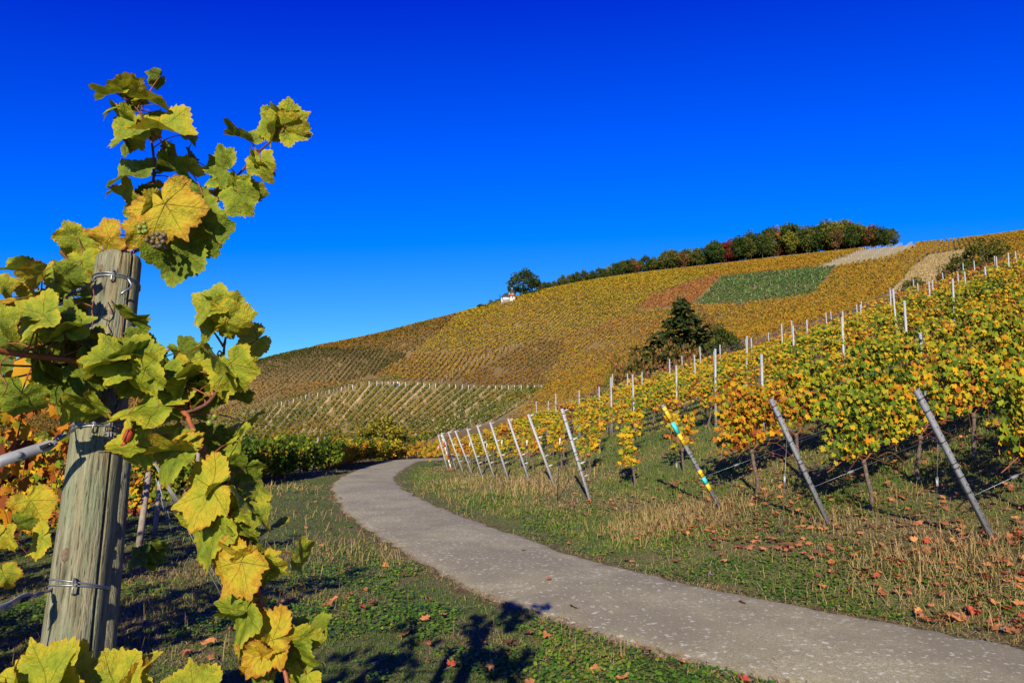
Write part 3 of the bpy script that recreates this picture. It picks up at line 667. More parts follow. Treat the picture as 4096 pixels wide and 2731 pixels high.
# ---- sandy young vineyard in the middle distance
r = np.random.default_rng(77)
vt_mid = lambda u: float(np.interp(u, [205, 275, 333, 362, 406, 480, 552], [424.5, 406, 394, 384, 382, 387, 386]))
anch = [(u, vt_mid(u)) for u in np.arange(170, 552, 7.9)]
lines_mid, _ = fan_rows(MIDPLOT, [(u, v + .6) for u, v in anch], [215, 275, 357, 406, 480, 543], [1.0, 1.15, 1.22, .98, .78, .62], -72, .42)
pts = np.concatenate(lines_mid)
M_sand = simple('bare_sand', (.56, .39, .165), .95, 0, .4, .9)
M_stubble = simple('green_cover', (.17, .17, .045), .95, 0, .5, .8)
for k in range(len(lines_mid) - 1):
    A_, B_ = lines_mid[k], lines_mid[k + 1]; m_ = min(len(A_), len(B_))
    if m_ < 24 or k % 3 == 1: continue
    A_, B_ = A_[:m_:4], B_[:m_:4]; e = r.uniform(.06, .16, (len(A_), 1)); A2 = A_ + (B_ - A_) * (.20 + e); B2 = B_ - (B_ - A_) * (.20 + e)
    V = np.stack([np.column_stack([A2, H(A2[:, 0], A2[:, 1]) + .06]), np.column_stack([B2, H(B2[:, 0], B2[:, 1]) + .06])], 1).reshape(-1, 3)
    i = np.arange(len(A_) - 1) * 2; F = np.stack([i, i + 2, i + 3, i + 1], 1)
    mt_ = M_stubble if k % 9 in (3, 5) else M_sand
    o = put('soil_strip', mesh('soil_strip', V, F, mt_)); tag(o, 'strip of bare soil between young vine rows', 'soil', kind='structure')
per = 5; pv_ = np.repeat(pts, per, 0); n = len(pv_); keep = vnoise(pv_[:, 0], pv_[:, 1], 2.2, 9) > .25; pv_ = pv_[keep]; n = len(pv_)
pv_ = pv_ + r.normal(0, .16, (n, 2))
pos = np.column_stack([pv_, H(pv_[:, 0], pv_[:, 1]) + r.uniform(.1, 1.35, n)])
rnd = np.clip(r.beta(2, 2.2, n) + (vnoise(pv_[:, 0], pv_[:, 1], 9, 12) - .5) * .5, 0, 1)
V, F, at = leafcloud(pos, randdir(r, n), randdir(r, n) * .9 + SUNDIR * .6, .38 * r.uniform(.5, 1.2, n), rnd, TUFT_V, TUFT_F)
tag(put('vine_rows', mesh('vine_rows', V, F, H_M, False, {'rnd': at})), 'thin young vines in spaced rows on the sandy plot', 'vine rows', kind='stuff')

# rows on the hidden foot of the slope just beyond the last near row
r = np.random.default_rng(31); nr2 = np.array([-ROW[1], ROW[0]]); pn = []
for k in range(1, 22):
    s_ = np.arange(-16.0, 75, .35); q2 = EB[12, :2] + nr2 * 2.3 * k + ROW * s_[:, None] + ROW * .0
    q2 = q2[(q2[:, 1] < 86)]; dd_, _ = path_sd(q2[:, 0], q2[:, 1]); pn.append(q2[np.abs(dd_) > 2.2])
pn = np.concatenate(pn); pn = np.repeat(pn, 3, 0); n = len(pn); pn = pn + r.normal(0, .16, (n, 2))
V, F, at = leafcloud(np.column_stack([pn, H(pn[:, 0], pn[:, 1]) + r.uniform(.35, 1.5, n)]), randdir(r, n), randdir(r, n) * .9 + SUNDIR * .7, .25 * r.uniform(.6, 1.3, n), np.clip(r.beta(2.2, 2.2, n) + (vnoise(pn[:, 0], pn[:, 1], 2.0, 3) - .5) * .3, 0, 1), TUFT_V, TUFT_F)
tag(put('vine_rows', mesh('vine_rows', V, F, H_O, False, {'rnd': at})), 'orange vine rows in the dip behind the last row of the near slope', 'vine rows', kind='stuff')
# tall bleached grass on the open slope under the bushes
pd_, _, _ = row_points([(893, 292), (905, 279), (913, 268), (930, 255), (966, 250), (973, 258), (955, 270), (925, 290)], np.array([.8, .6]), .55, .55, r); pd_ = np.repeat(pd_, 2, 0); n = len(pd_); pd_ = pd_ + r.normal(0, .3, (n, 2))
M_straw = leafcloud_mat('slope_straw', [(0, (.20, .14, .055)), (.5, (.34, .245, .10)), (1, (.44, .33, .15))], .1, 0, 0, (.25, .8), 1.0)
V, F, at = leafcloud(np.column_stack([pd_, H(pd_[:, 0], pd_[:, 1]) + r.uniform(.05, .45, n)]), np.tile([0, 0, 1.0], (n, 1)) + r.normal(0, .35, (n, 3)), randdir(r, n) + SUNDIR * .8, .5 * r.uniform(.5, 1.3, n), r.beta(2, 2, n), TUFT_V * np.array([.5, 1.2, 1]), TUFT_F)
tag(put('tall_dry_grass', mesh('tall_dry_grass', V, F, M_straw, False, {'rnd': at})), 'tall bleached grass on the open slope below the olive bushes', 'dry grass', kind='stuff')

# ---- small posts across the hillside
def channel(w, d, h, z0=-.3, t=.006, notch=True):
    """open C-channel post standing on the origin"""
    prof = np.array([[-w, -d], [w, -d], [w, d], [w - 2 * t, d], [w - 2 * t, -d + 2 * t], [-w + 2 * t, -d + 2 * t], [-w + 2 * t, d], [-w, d]])
    n = len(prof); V = np.concatenate([np.column_stack([prof, np.full(n, z)]) for z in (z0, h)])
    j = np.arange(n); k = (j + 1) % n; Q_ = np.stack([j, k, k + n, j + n], 1)
    caps = np.array([[0, 1, 4, 5], [1, 2, 3, 4], [0, 5, 6, 7]]) ; return V, [Q_, caps[:, ::-1], caps + n]
STAKE_FAR = mesh('stake', *channel(.05, .04, 1.8), M_galv_w); STAKE_WHITE = mesh('stake', *channel(.085, .06, 1.75), M_white); STAKE_TALL = mesh('stake', *channel(.085, .06, 2.1), M_galv_w); STAKE_THIN = mesh('stake', *channel(.045, .04, 1.45), M_galv_w)
def stake(u, v, me, label, group, lean=.0):
    x, y = far_hit(u, v); o = put('vineyard_stake', me, None, gp(x, y)); o.rotation_euler = (random.gauss(0, .03), random.gauss(lean, .03), random.uniform(-.4, .4)); tag(o, label, 'stake', group); return o
for cx in (805, 868, 916, 966, 1013, 1063, 1116, 1219, 1271, 1322, 1374, 1490, 1545, 1598, 1655, 1700, 1778, 1828, 1886, 1940, 1994, 2047, 2106, 2162, 2219, 2275):
    cy = np.interp(cx, [740, 1120, 1500, 1750, 2300], [515, 528, 545, 555, 556])
    stake(275 + .117 * cx, 325 + .117 * cy, STAKE_WHITE, 'white end post along the upper edge of the sandy young vineyard', 'white end posts of the sandy plot')
for cx in range(20, 760, 34):
    cy = np.interp(cx, [0, 330, 600, 740], [705, 625, 565, 525]) + random.uniform(-14, 8)
    stake(275 + .117 * cx, 325 + .117 * cy, STAKE_WHITE if cx % 3 == 0 else STAKE_FAR, 'pale post on the left upper edge of the sandy young vineyard', 'pale posts left of the sandy plot', random.choice((0, .15, -.1)))
for k in range(24):
    f = k / 23; stake(439 + f * 81 + random.uniform(-.8, .8), 384.5 - f * 38.5 - 4 * math.sin(f * 3.1), STAKE_FAR, 'grey post in the diagonal line between the orange and rust brown plots', 'posts on the diagonal plot edge')
rr = np.random.default_rng(5); sel = rr.choice(len(pts), 62, replace=False)
for i in sel:
    o = put('vineyard_stake', STAKE_THIN, None, gp(*pts[i])); o.rotation_euler = (random.gauss(0, .05), random.gauss(0, .05), 0); tag(o, 'thin grey stake among the young vines of the sandy plot', 'stake', 'thin stakes in the sandy plot')
pg, rg, _ = row_points(PG, d_green, 7.0, 12.0, rr)
for x, y in pg:
    o = put('vineyard_stake', STAKE_FAR, None, gp(x, y)); tag(o, 'white post in the bright green plot high on the hill', 'stake', 'white posts of the green plot')
py_, ry_, _ = row_points(YOUNG, row_dir((862, 260), (880, 248)), 6.0, 13.0, rr)
for x, y in py_:
    o = put('vineyard_stake', STAKE_TALL, None, gp(x, y)); tag(o, 'white post on the bare new plot below the end of the wood', 'stake', 'white posts of the bare plot')
print('hill stakes', len(pg), len(py_))

# ------------------------------------------------------------------ trees
def crown_mat(name, stops): return leafcloud_mat(name, stops, .2, .25, gain=1.1)
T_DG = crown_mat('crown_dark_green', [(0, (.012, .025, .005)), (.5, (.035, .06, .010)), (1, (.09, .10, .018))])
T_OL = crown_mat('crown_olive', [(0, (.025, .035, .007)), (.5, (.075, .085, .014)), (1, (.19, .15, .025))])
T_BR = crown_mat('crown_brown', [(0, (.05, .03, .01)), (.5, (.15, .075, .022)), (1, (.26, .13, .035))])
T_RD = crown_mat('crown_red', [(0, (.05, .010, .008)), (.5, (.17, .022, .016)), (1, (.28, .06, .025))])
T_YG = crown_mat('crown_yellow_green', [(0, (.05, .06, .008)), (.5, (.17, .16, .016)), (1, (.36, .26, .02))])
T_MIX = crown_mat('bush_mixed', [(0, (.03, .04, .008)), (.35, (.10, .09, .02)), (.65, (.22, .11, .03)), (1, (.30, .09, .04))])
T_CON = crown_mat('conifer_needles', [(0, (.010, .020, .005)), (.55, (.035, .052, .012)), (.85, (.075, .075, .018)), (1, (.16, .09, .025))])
def crown(seed, clumps=26, per=34, spread=.5, size=.062, flat=1.0, lo=.28, lift=0.0):
    """unit tree crown, height 1 from the ground, width about 1"""
    r = np.random.default_rng(seed); P_, R_ = [], []
    for c in range(clumps):
        d = randdir(r, 1)[0]; rad_ = r.uniform(.45, 1.0) ** .6
        zc = lo + (1 - lo) * .5 + d[2] * (1 - lo) * .42 * rad_
        wz = math.sin(math.pi * min(1, max(.12, (zc - lo) / (1 - lo) * .80 + .16)))
        c0 = np.array([d[0] * spread * rad_ * wz, d[1] * spread * rad_ * wz, zc]); rc = r.uniform(.09, .17)
        q = randdir(r, per) * (r.uniform(.35, 1, per) ** .5)[:, None] * rc * np.array([1.15, 1.15, .8 * flat])
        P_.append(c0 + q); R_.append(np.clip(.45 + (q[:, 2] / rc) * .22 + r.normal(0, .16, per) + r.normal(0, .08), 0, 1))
    P_ = np.concatenate(P_); R_ = np.concatenate(R_); n = len(P_)
    out_ = P_ - np.array([0, 0, .6]); V, F, at = leafcloud(P_, randdir(r, n), randdir(r, n) * .8 + out_, size * r.uniform(.6, 1.3, n), R_, TUFT_V, TUFT_F)
    return mesh('crown', V, F, T_DG, False, {'rnd': at})
def tree_trunk(seed, h=.5, r0=.02, limbs=6):
    r = np.random.default_rng(seed); parts = [tube(catmull(np.array([[0, 0, -.06], [r.normal(0, .008), r.normal(0, .008), h * .5], [r.normal(0, .02), r.normal(0, .02), h * 1.35]]), 8), np.linspace(r0, r0 * .4, 8), 7)]
    for i in range(limbs):
        a = r.uniform(0, 6.28); z0 = h * r.uniform(.55, 1.1); l = r.uniform(.18, .36)
        parts.append(tube(catmull(np.array([[0, 0, z0], [math.cos(a) * l * .5, math.sin(a) * l * .5, z0 + l * .35], [math.cos(a) * l, math.sin(a) * l, z0 + l * .9]]), 6), np.linspace(r0 * .45, r0 * .12, 6), 5))
    return mesh('trunk', *merge(parts), M_bark, True)
CROWNS = [crown(700 + i, clumps=40, per=44, lo=.10, size=.05) for i in range(5)]; TRUNKS = [tree_trunk(720 + i) for i in range(3)]
OAK = crown(741, clumps=70, per=46, spread=.54, size=.04, lo=.0); BUSHES = [crown(760 + i, clumps=34, per=80, spread=.5, size=.034, lo=.0) for i in range(3)]
def tree(name, x, y, h, w, mat, label, cat='tree', group=None, crowns=CROWNS, k=0, trunk=True, dz=0.0):
    t = empty(name, gp(x, y, dz), random.uniform(0, 6.28)); t.scale = (w, w, h); tag(t, label, cat, group)
    put('crown', crowns[k % len(crowns)], t, mat=mat); put('trunk' if trunk else 'stem', TRUNKS[k % 3], t); return t
forest = []
for i in range(74):
    f = i / 73; u = 540 + f * 352 + random.uniform(-2.5, 2.5)
    hpx = np.interp(u, [540, 580, 640, 700, 745, 800, 850, 895], [10, 13, 18, 23, 30, 34, 30, 19]) * random.uniform(.82, 1.15)
    a_, _ = ray(u, 270); ys = np.linspace(280, 480, 300); el = (H(a_ * ys, ys) - CZ) / ys; y = ys[el.argmax()] + random.choice((4, 10, 18)); x = a_ * y
    h = hpx * y / FPX; pick = random.random()
    mat, look = (T_DG, 'dark green') if pick < .52 else (T_OL, 'olive green') if pick < .86 else (T_BR, 'brown autumn') if pick < .94 else (T_YG, 'yellowing')
    if abs(u - 727) < 5: mat, look, h = T_RD, 'crimson red', h * 1.0
    elif abs(u - 783) < 3: mat, look, h = T_RD, 'crimson red', h * .62
    elif u > 800 and pick < .12: mat, look = T_BR, 'brown autumn'
    tree('broadleaf_tree', x, y, h, h * random.uniform(.62, .85), mat, '%s tree in the wood along the hilltop' % look, 'tree', 'trees of the hilltop wood', CROWNS, i)
for i in range(40):
    u = 540 + i / 39 * 352; a_, _ = ray(u, 270); ys = np.linspace(280, 480, 300); el = (H(a_ * ys, ys) - CZ) / ys; y = ys[el.argmax()] + 22; x = a_ * y
    h = float(np.interp(u, [540, 640, 745, 850, 895], [7, 11, 17, 15, 9])) * y / FPX
    tree('understorey_tree', x, y, h, h * 1.5, random.choice((T_DG, T_OL)), 'low dark tree filling the shade inside the hilltop wood', 'tree', 'undergrowth of the hilltop wood', CROWNS, i)
# big oak beside the pavilion (its foot stands just behind the crest)
ox, oy = far_hit(524.5, 296.5); oy += 4; tree('oak_tree', ox * (oy / (oy - 4)), oy, 29.5 * oy / FPX, 33 * oy / FPX, T_DG, 'large round dark green tree beside the white pavilion', 'tree', None, [OAK], 0)
for k, (u, v, wp, hp, mt, lb) in enumerate([(482, 309, 11, 6, T_DG, 'low dark green bush at the left end of the hilltop hedge'), (490, 306, 8, 7, T_OL, 'olive bush in the hedge left of the pavilion'), (498, 303, 9, 6, T_OL, 'rounded bush against the left wall of the pavilion')]):
    x, y = far_hit(u, v); tree('bush', x, y + 3, hp * y / FPX, wp * y / FPX, mt, lb, 'bush', None, BUSHES, k, False)
def conifer(name, x, y, h, seed, label, n_tier=40, w=.80, cards=5200, ragged=.25):
    r = np.random.default_rng(seed); P_, A_, R_ = [], [], []; wood = [tube(np.array([[0, 0, -.3], [0, 0, h * .5], [.03 * h, 0, h * .98]]), [.02 * h, .012 * h, .003 * h], 7)]
    for i in range(n_tier * 6):
        f = r.uniform(.04, .98); a = r.uniform(0, 6.283); L = h * w * (1 - f) ** 1.05 * r.uniform(.6, 1.1) * (1 + ragged * (r.random() < .12)) + .12
        z0 = h * f; droop = -.10 * L + r.uniform(-.05, .22) * L
        b = np.array([[0, 0, z0], [math.cos(a) * L * .55, math.sin(a) * L * .55, z0 + droop * .2], [math.cos(a) * L, math.sin(a) * L, z0 + droop * 1.0 + .12 * L]])
        if i % 4 == 0: wood.append(tube(b, [.008 * h * (1 - f) + .008, .01, .004], 4, False))
        m_ = max(5, int(cards / (n_tier * 6) * (L / (h * w) * 2 + .4))); t = r.uniform(.1, 1, m_)
        q = np.stack([np.interp(t, [0, .55, 1], b[:, j]) for j in range(3)], 1) + r.normal(0, .05 * h * .35, (m_, 3)) * np.array([1, 1, .55])
        P_.append(q); A_.append(np.tile([math.cos(a), math.sin(a), -.2], (m_, 1)) + r.normal(0, .5, (m_, 3))); R_.append(np.clip(r.beta(2, 3, m_) + (t - .6) * .3, 0, 1))
    # two long low limbs reaching out
    for a, z0, L in ((math.pi * .98, .30, .50), (math.pi * 1.03, .17, .56), (-.1, .24, .36)):
        b = np.array([[0, 0, h * z0], [math.cos(a) * L * h * .5, 0, h * z0 + .01 * h], [math.cos(a) * L * h, .1, h * (z0 + .11)]]); wood.append(tube(b, [.03, .02, .008], 4, False))
        m_ = 130; t = r.uniform(.15, 1, m_); q = np.stack([np.interp(t, [0, .5, 1], b[:, j]) for j in range(3)], 1) + r.normal(0, .02 * h, (m_, 3)) * (1.3 - t)[:, None]
        P_.append(q); A_.append(np.tile([math.cos(a), 0, -.1], (m_, 1)) + r.normal(0, .5, (m_, 3))); R_.append(np.clip(r.beta(2, 3, m_), 0, 1))
    P_, A_, R_ = np.concatenate(P_), np.concatenate(A_), np.concatenate(R_); n = len(P_)
    tv = TUFT_V * np.array([.45, 1.2, 1]); V, F, at = leafcloud(P_, A_, randdir(r, n) + np.array([0, -.4, .7]), h * .042 * r.uniform(.6, 1.4, n), R_, tv, TUFT_F)
    t = empty(name, gp(x, y)); tag(t, label, 'tree'); put('crown', mesh('crown', V, F, T_CON, False, {'rnd': at}), t); put('trunk', mesh('trunk', *merge(wood), M_bark, True), t)
cx_, cy_ = far_hit(683, 372); conifer('conifer_tree', P(683, 350, 74)[0], 74, P(683, 297.5, 74)[2] - float(H(P(683, 350, 74)[0], 74)), 5, 'lone dark conifer with long low limbs standing behind the near vine slope')
x, y = far_hit(499.5, 303); conifer('small_conifer', x, y + 3, 5.2, 8, 'thin leaning conifer beside the pavilion on the crest', 8, .2, 260)
for k, (u, vb, wp, hp, D, mt, lb) in enumerate([(640, 385, 52, 42, 70, T_MIX, 'reddish brown bush under the left limbs of the conifer'), (668, 378, 46, 36, 72, T_MIX, 'rust coloured bush at the foot of the conifer'),
        (618, 394, 40, 34, 66, T_MIX, 'russet bush left of the conifer thicket'), (697, 366, 30, 44, 80, T_OL, 'tall olive bush directly right of the conifer'), (706, 362, 26, 46, 86, T_MIX, 'loose yellow and red bush between conifer and green bush'), (722, 358, 34, 29, 82, T_DG, 'rounded deep green bush right of the conifer'),
        (708, 362, 24, 24, 79, T_DG, 'small deep green bush in front of the rounded one'), (610, 392, 20, 22, 56, T_YG, 'bright yellow-green bush below the russet thicket'), (690, 376, 44, 30, 70, T_MIX, 'red-leaved bush right of the conifer foot'),
        (985, 262, 34, 26, 100, T_OL, 'large olive green bush above the dry grass slope'), (1001, 258, 24, 16, 102, T_OL, 'low olive bush joined to the large one on the dry slope'), (958, 275, 28, 18, 92, T_OL, 'dark bush with red tints on the dry grass slope'),
        (945, 281, 14, 13, 90, T_MIX, 'small red tinted bush at the edge of the dry slope'), (915, 290, 26, 12, 86, T_OL, 'flat bush at the low end of the dry slope'), (383, 449, 44, 30, 62, T_YG, 'pale yellow-green shrub behind the vines at the bend'), (396, 449, 30, 24, 64, T_YG, 'second pale shrub beside the yellow-green one at the bend'), (366, 449, 26, 21, 63, T_YG, 'lowest pale shrub at the bend')]):
    p = P(u, vb, D); hp *= 1.28; wp *= 1.15; zt = P(u, vb - hp * .95, D)[2]; z0 = float(H(p[0], p[1]))
    h = max(zt - z0, .8); tree('bush', p[0], p[1], h, wp * D / FPX, mt, lb, 'bush', None, BUSHES, k, False)
M_dry = simple('dry_slope_grass', (.50, .36, .17), .95, 0, .3, 1)

# ------------------------------------------------------------------ pavilion on the crest
hx, hy = far_hit(509, 303.5); hx *= (hy + 5) / hy; hy += 5; sc_ = hy / FPX * .138        # one photo-crop pixel in metres
hz = float(P(509, 301.5, hy)[2]); pav = empty('pavilion', (hx, hy, hz)); tag(pav, 'small white pavilion with red timber upper storey and dark peaked roof', 'building')
k_ = hy / FPX * 320 / 2352 / 4
def hpix(cx, cy): return (cx - 1100) * k_, (1170 - cy) * k_
def ngon(cx, z0, z1, r0, r1, n=8, y=0.0, rot=math.pi / 8):
    a = np.arange(n) * 2 * np.pi / n + rot; A_ = np.stack([cx + r0 * np.cos(a), y + r0 * np.sin(a), np.full(n, z0)], 1); B_ = np.stack([cx + r1 * np.cos(a), y + r1 * np.sin(a), np.full(n, z1)], 1)
    V = np.concatenate([A_, B_, [[cx, y, z0], [cx, y, z1]]]); j = np.arange(n); k = (j + 1) % n
    return V, [np.stack([j, k, k + n, j + n], 1), np.concatenate([np.stack([np.full(n, 2 * n), k, j], 1), np.stack([np.full(n, 2 * n + 1), j + n, k + n], 1)])]
I3 = np.eye(3)
tx, zt0 = hpix(1190, 1020); _, zr = hpix(0, 910); _, za = hpix(0, 790); _, zb = hpix(0, 1180)
Rt = 115 * k_
put('lower_wall', mesh('lower_wall', *ngon(tx, -3.5, zt0, Rt * .95, Rt * .95), M_white), pav)
up = put('upper_storey', mesh('upper_storey', *ngon(tx, zt0, zr, Rt, Rt), M_redwood), pav)
rf = put('roof', mesh('roof', *merge([ngon(tx, zr - .15, zr + (za - zr) * .45, Rt * 1.25, Rt * .62), ngon(tx, zr + (za - zr) * .45, za, Rt * .62, Rt * .16)]), M_slate), pav)
put('chimney', mesh('chimney', *box((tx, 1.0, za + .1), I3, (.35, .35, .9)), M_stone), rf)
put('balcony', mesh('balcony', *box((tx - 82 * k_, -Rt * .78, zt0 + 30 * k_ - .1), I3, (38 * k_, .12, 28 * k_)), M_white), pav)
for wx, w2, mt in ((tx + 22 * k_, 26, M_white), (tx - 78 * k_, 20, M_yel)):
    wo = put('window', mesh('window', *box((wx, -Rt * .93, zr - 38 * k_), I3, (w2 * k_, .10, 27 * k_)), mt), pav)
    put('pane', mesh('pane', *box((wx, -Rt * .93 - .11, zr - 38 * k_), I3, (w2 * k_ * .75, .02, 20 * k_)), simple('pane_pale', (.42, .34, .22), .3)), wo)
x0, _ = hpix(870, 0); x1, _ = hpix(1120, 0); _, ze = hpix(0, 1040); _, zrid = hpix(0, 905)
put('annex_wall', mesh('annex_wall', *box(((x0 + x1) / 2, -.3, (ze - 3.5) / 2), I3, ((x1 - x0) / 2, 2.4, (ze + 3.5) / 2)), M_white), pav)
xr0, _ = hpix(990, 0)
V = np.array([[x0 - .4, -3.1, ze - .1], [x1 + .2, -3.1, ze - .1], [x1 + .2, 2.6, ze - .1], [x0 - .4, 2.6, ze - .1], [xr0, -.3, zrid], [x1 + .2, -.3, zrid]])
put('annex_roof', mesh('annex_roof', V, [np.array([[0, 4, 3], [1, 2, 5], [0, 3, 2]]), np.array([[0, 1, 5, 4], [2, 3, 4, 5]])], M_slate), pav)
for wx, ww in ((hpix(908, 0)[0], 15), (hpix(1205, 0)[0], 16)):
    wo = put('window', mesh('window', *box((wx, -2.72 if ww == 15 else -Rt * .92, ze - 42 * k_ if ww == 15 else zt0 - 28 * k_), I3, (ww * k_, .06, 32 * k_ if ww == 15 else 20 * k_)), M_glass), pav)
put('stone_terrace', mesh('stone_terrace', *box(((hpix(1010, 0)[0]), -3.6, hpix(0, 1175)[1] - .6), I3, (95 * k_, .7, 75 * k_)), M_stone), pav)
# ---- two walkers on the track above the sandy plot
def person(u, v, top_mat, leg_mat, label, pack=None, stride=.12):
    x, y = far_hit(u, v); y2 = y + .6; z = float(H(x, y2)); root = empty('person', (x, y2, z), random.uniform(-.3, .3)); tag(root, label, 'person', 'walkers above the sandy plot')
    skin = simple('skin', (.42, .24, .16), .6); verts = []; 
    body = [tube(np.array([[-.09, stride, .0], [-.10, .02, .48], [-.09, 0, .90]]), [.055, .07, .095], 8), tube(np.array([[.09, -stride, .0], [.10, -.02, .48], [.09, 0, .90]]), [.055, .07, .095], 8),
            tube(np.array([[0, 0, .84], [0, 0, 1.05], [0, 0, 1.30], [0, 0, 1.46], [0, 0, 1.56]]), [.16, .15, .20, .12, .055], 10)]
    for s in (-1, 1): body.append(tube(np.array([[s * .19, 0, 1.40], [s * .25, .03, 1.14], [s * .23, -.08 * s, .88]]), [.055, .045, .035], 7))
    hd = tube(np.array([[0, 0, 1.52], [0, -.01, 1.60], [0, -.01, 1.68], [0, 0, 1.76], [0, 0, 1.79]]), [.05, .088, .098, .07, .02], 10)
    V, F = merge(body + [hd]); me = mesh('body', V, F, top_mat, True); me.materials.append(leg_mat); me.materials.append(skin)
    co = np.array([v_.co for v_ in me.vertices]); mi = np.array([2 if co[list(p.vertices)][:, 2].mean() > 1.53 else 1 if co[list(p.vertices)][:, 2].mean() < .92 and abs(co[list(p.vertices)][:, 0]).mean() < .2 else 0 for p in me.polygons], np.int32)
    me.polygons.foreach_set('material_index', mi); put('body', me, root)
    put('hair', mesh('hair', *tube(np.array([[0, .02, 1.66], [0, .02, 1.76], [0, .02, 1.81]]), [.103, .085, .02], 10), simple('hair_dark', (.03, .02, .015), .6), True), root)
    if pack: put('backpack', mesh('backpack', *merge([box((0, -.22, 1.2), I3, (.17, .10, .26))]), pack), root)
M_jeans = simple('blue_jeans', (.10, .20, .42), .8); M_shirt_b = simple('black_shirt', (.015, .012, .015), .8); M_shirt_w = simple('white_shirt', (.75, .75, .78), .8)
person(395.8, 386.6, M_shirt_b, M_jeans, 'walker in black shirt and blue jeans on the track above the sandy plot')
person(397.3, 386.2, M_shirt_w, M_jeans, 'walker in white top beside the walker in black', M_shirt_w)
# ------------------------------------------------------------------ trellis hardware of the right field
def frame_to(B, T, side):
    """local frame of a leaning post: z along the post, y the broad face's normal"""
    z = (T - B) / np.linalg.norm(T - B); y = side - z * (side @ z); y /= np.linalg.norm(y); x = np.cross(y, z); return np.array([x, y, z])
SIDE = np.array([ROW[1], -ROW[0], .0])
def xf(fr, o, V): return np.asarray(o) + np.asarray(V) @ fr
def ends_label(k):
    if k == 0: return 'largest leaning galvanised end post standing among fallen leaves'
    if k == 1: return 'leaning galvanised end post between the banded post and the largest one'
    if k == 2: return 'leaning grey end post wrapped with yellow and turquoise bands'
    return 'leaning galvanised end post, %s beyond the yellow and turquoise banded post' % ORD[k - 2]
TOPS = []
for k, (u, v, dpt, ut, vt) in enumerate(ENDPOSTS):
    B = EB[k].copy(); B[2] = float(H(B[0], B[1]))
    a_, s_ = ray(ut, vt)                                            # find where the top's sight line meets the row's vertical plane
    nrow = np.array([-ROW[1], ROW[0]]); t = (B[:2] @ nrow) / (np.array([a_, 1.0]) @ nrow); T = np.array([a_ * t, t, CZ + s_ * t])
    L = np.linalg.norm(T - B)
    if L > 2.6: T = B + (T - B) * 2.6 / L; L = 2.6
    fr = frame_to(B, T, SIDE); w, d = (.029, .024)
    root = empty('trellis_end_post', B); tag(root, ends_label(k), 'post', 'leaning end posts')
    fr_l = fr
    V, F = channel(w, d, L, -.35, .004); V = V * np.array([1, -1, 1]); F = [f[:, ::-1] for f in F]
    put('shaft', mesh('shaft', xf(fr_l, (0, 0, 0), V), F, M_galv if k < 3 else M_galv_w), root)
    if k < 4:
        hv = []
        for i in range(int(L / .11)):
            hv.append(box((0, d + .001, .12 + i * .11), I3, (.006, .0012, .006)))
        V, F = merge(hv); put('hole_row', mesh('hole_row', xf(fr, (0, 0, 0), V), F, M_black), root)
        for i in range(int(L / .13)):
            hk = tube(np.array([[-w, d * .5, .1 + i * .13], [-w - .012, d * .6, .11 + i * .13], [-w - .012, d * .6, .128 + i * .13]]), .003, 4)
            put('wire_hook', mesh('wire_hook', xf(fr, (0, 0, 0), hk[0]), hk[1], M_galv_w), root)
        for zf in (.94, .86, .66, .52, .49, .43, .33):
            for dz in (0, .008):
                rp = np.array([[-w - .004, -d - .004, 0], [w + .004, -d - .004, 0], [w + .004, d + .004, .006], [-w - .004, d + .004, 0], [-w - .004, -d - .004, 0]]) + [0, 0, zf * L + dz]
                tb = tube(rp, .0028, 4); put('wire_wrap', mesh('wire_wrap', xf(fr, (0, 0, 0), tb[0]), tb[1], M_wire_b), root)
    if k == 2:
        for f0, f1, mt in ((.83, .975, M_yel), (.72, .83, M_turq), (.61, .72, M_yel), (.30, .37, M_yel), (.235, .30, M_turq), (.17, .235, M_yel)):
            V, F = channel(w + .003, d + .003, f1 * L, f0 * L + .001, .004); V = V * np.array([1, -1, 1]); F = [f[:, ::-1] for f in F]
            put('colour_band', mesh('colour_band', xf(fr, (0, 0, 0), V), F, mt), root)
    for i, zf in enumerate((.97, .66, .40, .26) if k > 2 else (.96, .62, .46)):   # wire clips on the uphill side
        c0 = fr[2] * zf * L; dirv = np.array([ROW[0], ROW[1], SLOPE]); dirv /= np.linalg.norm(dirv); up = np.cross(SIDE, dirv); up /= np.linalg.norm(up)
        if k > 2:
            cl = box(c0 + dirv * .10, np.array([dirv, SIDE, up]), (.055, .004, .014)); put('wire_clip', mesh('wire_clip', cl[0], cl[1], M_white if (k + i) % 3 else M_galv_w), root)
    TOPS.append((B, fr, L))
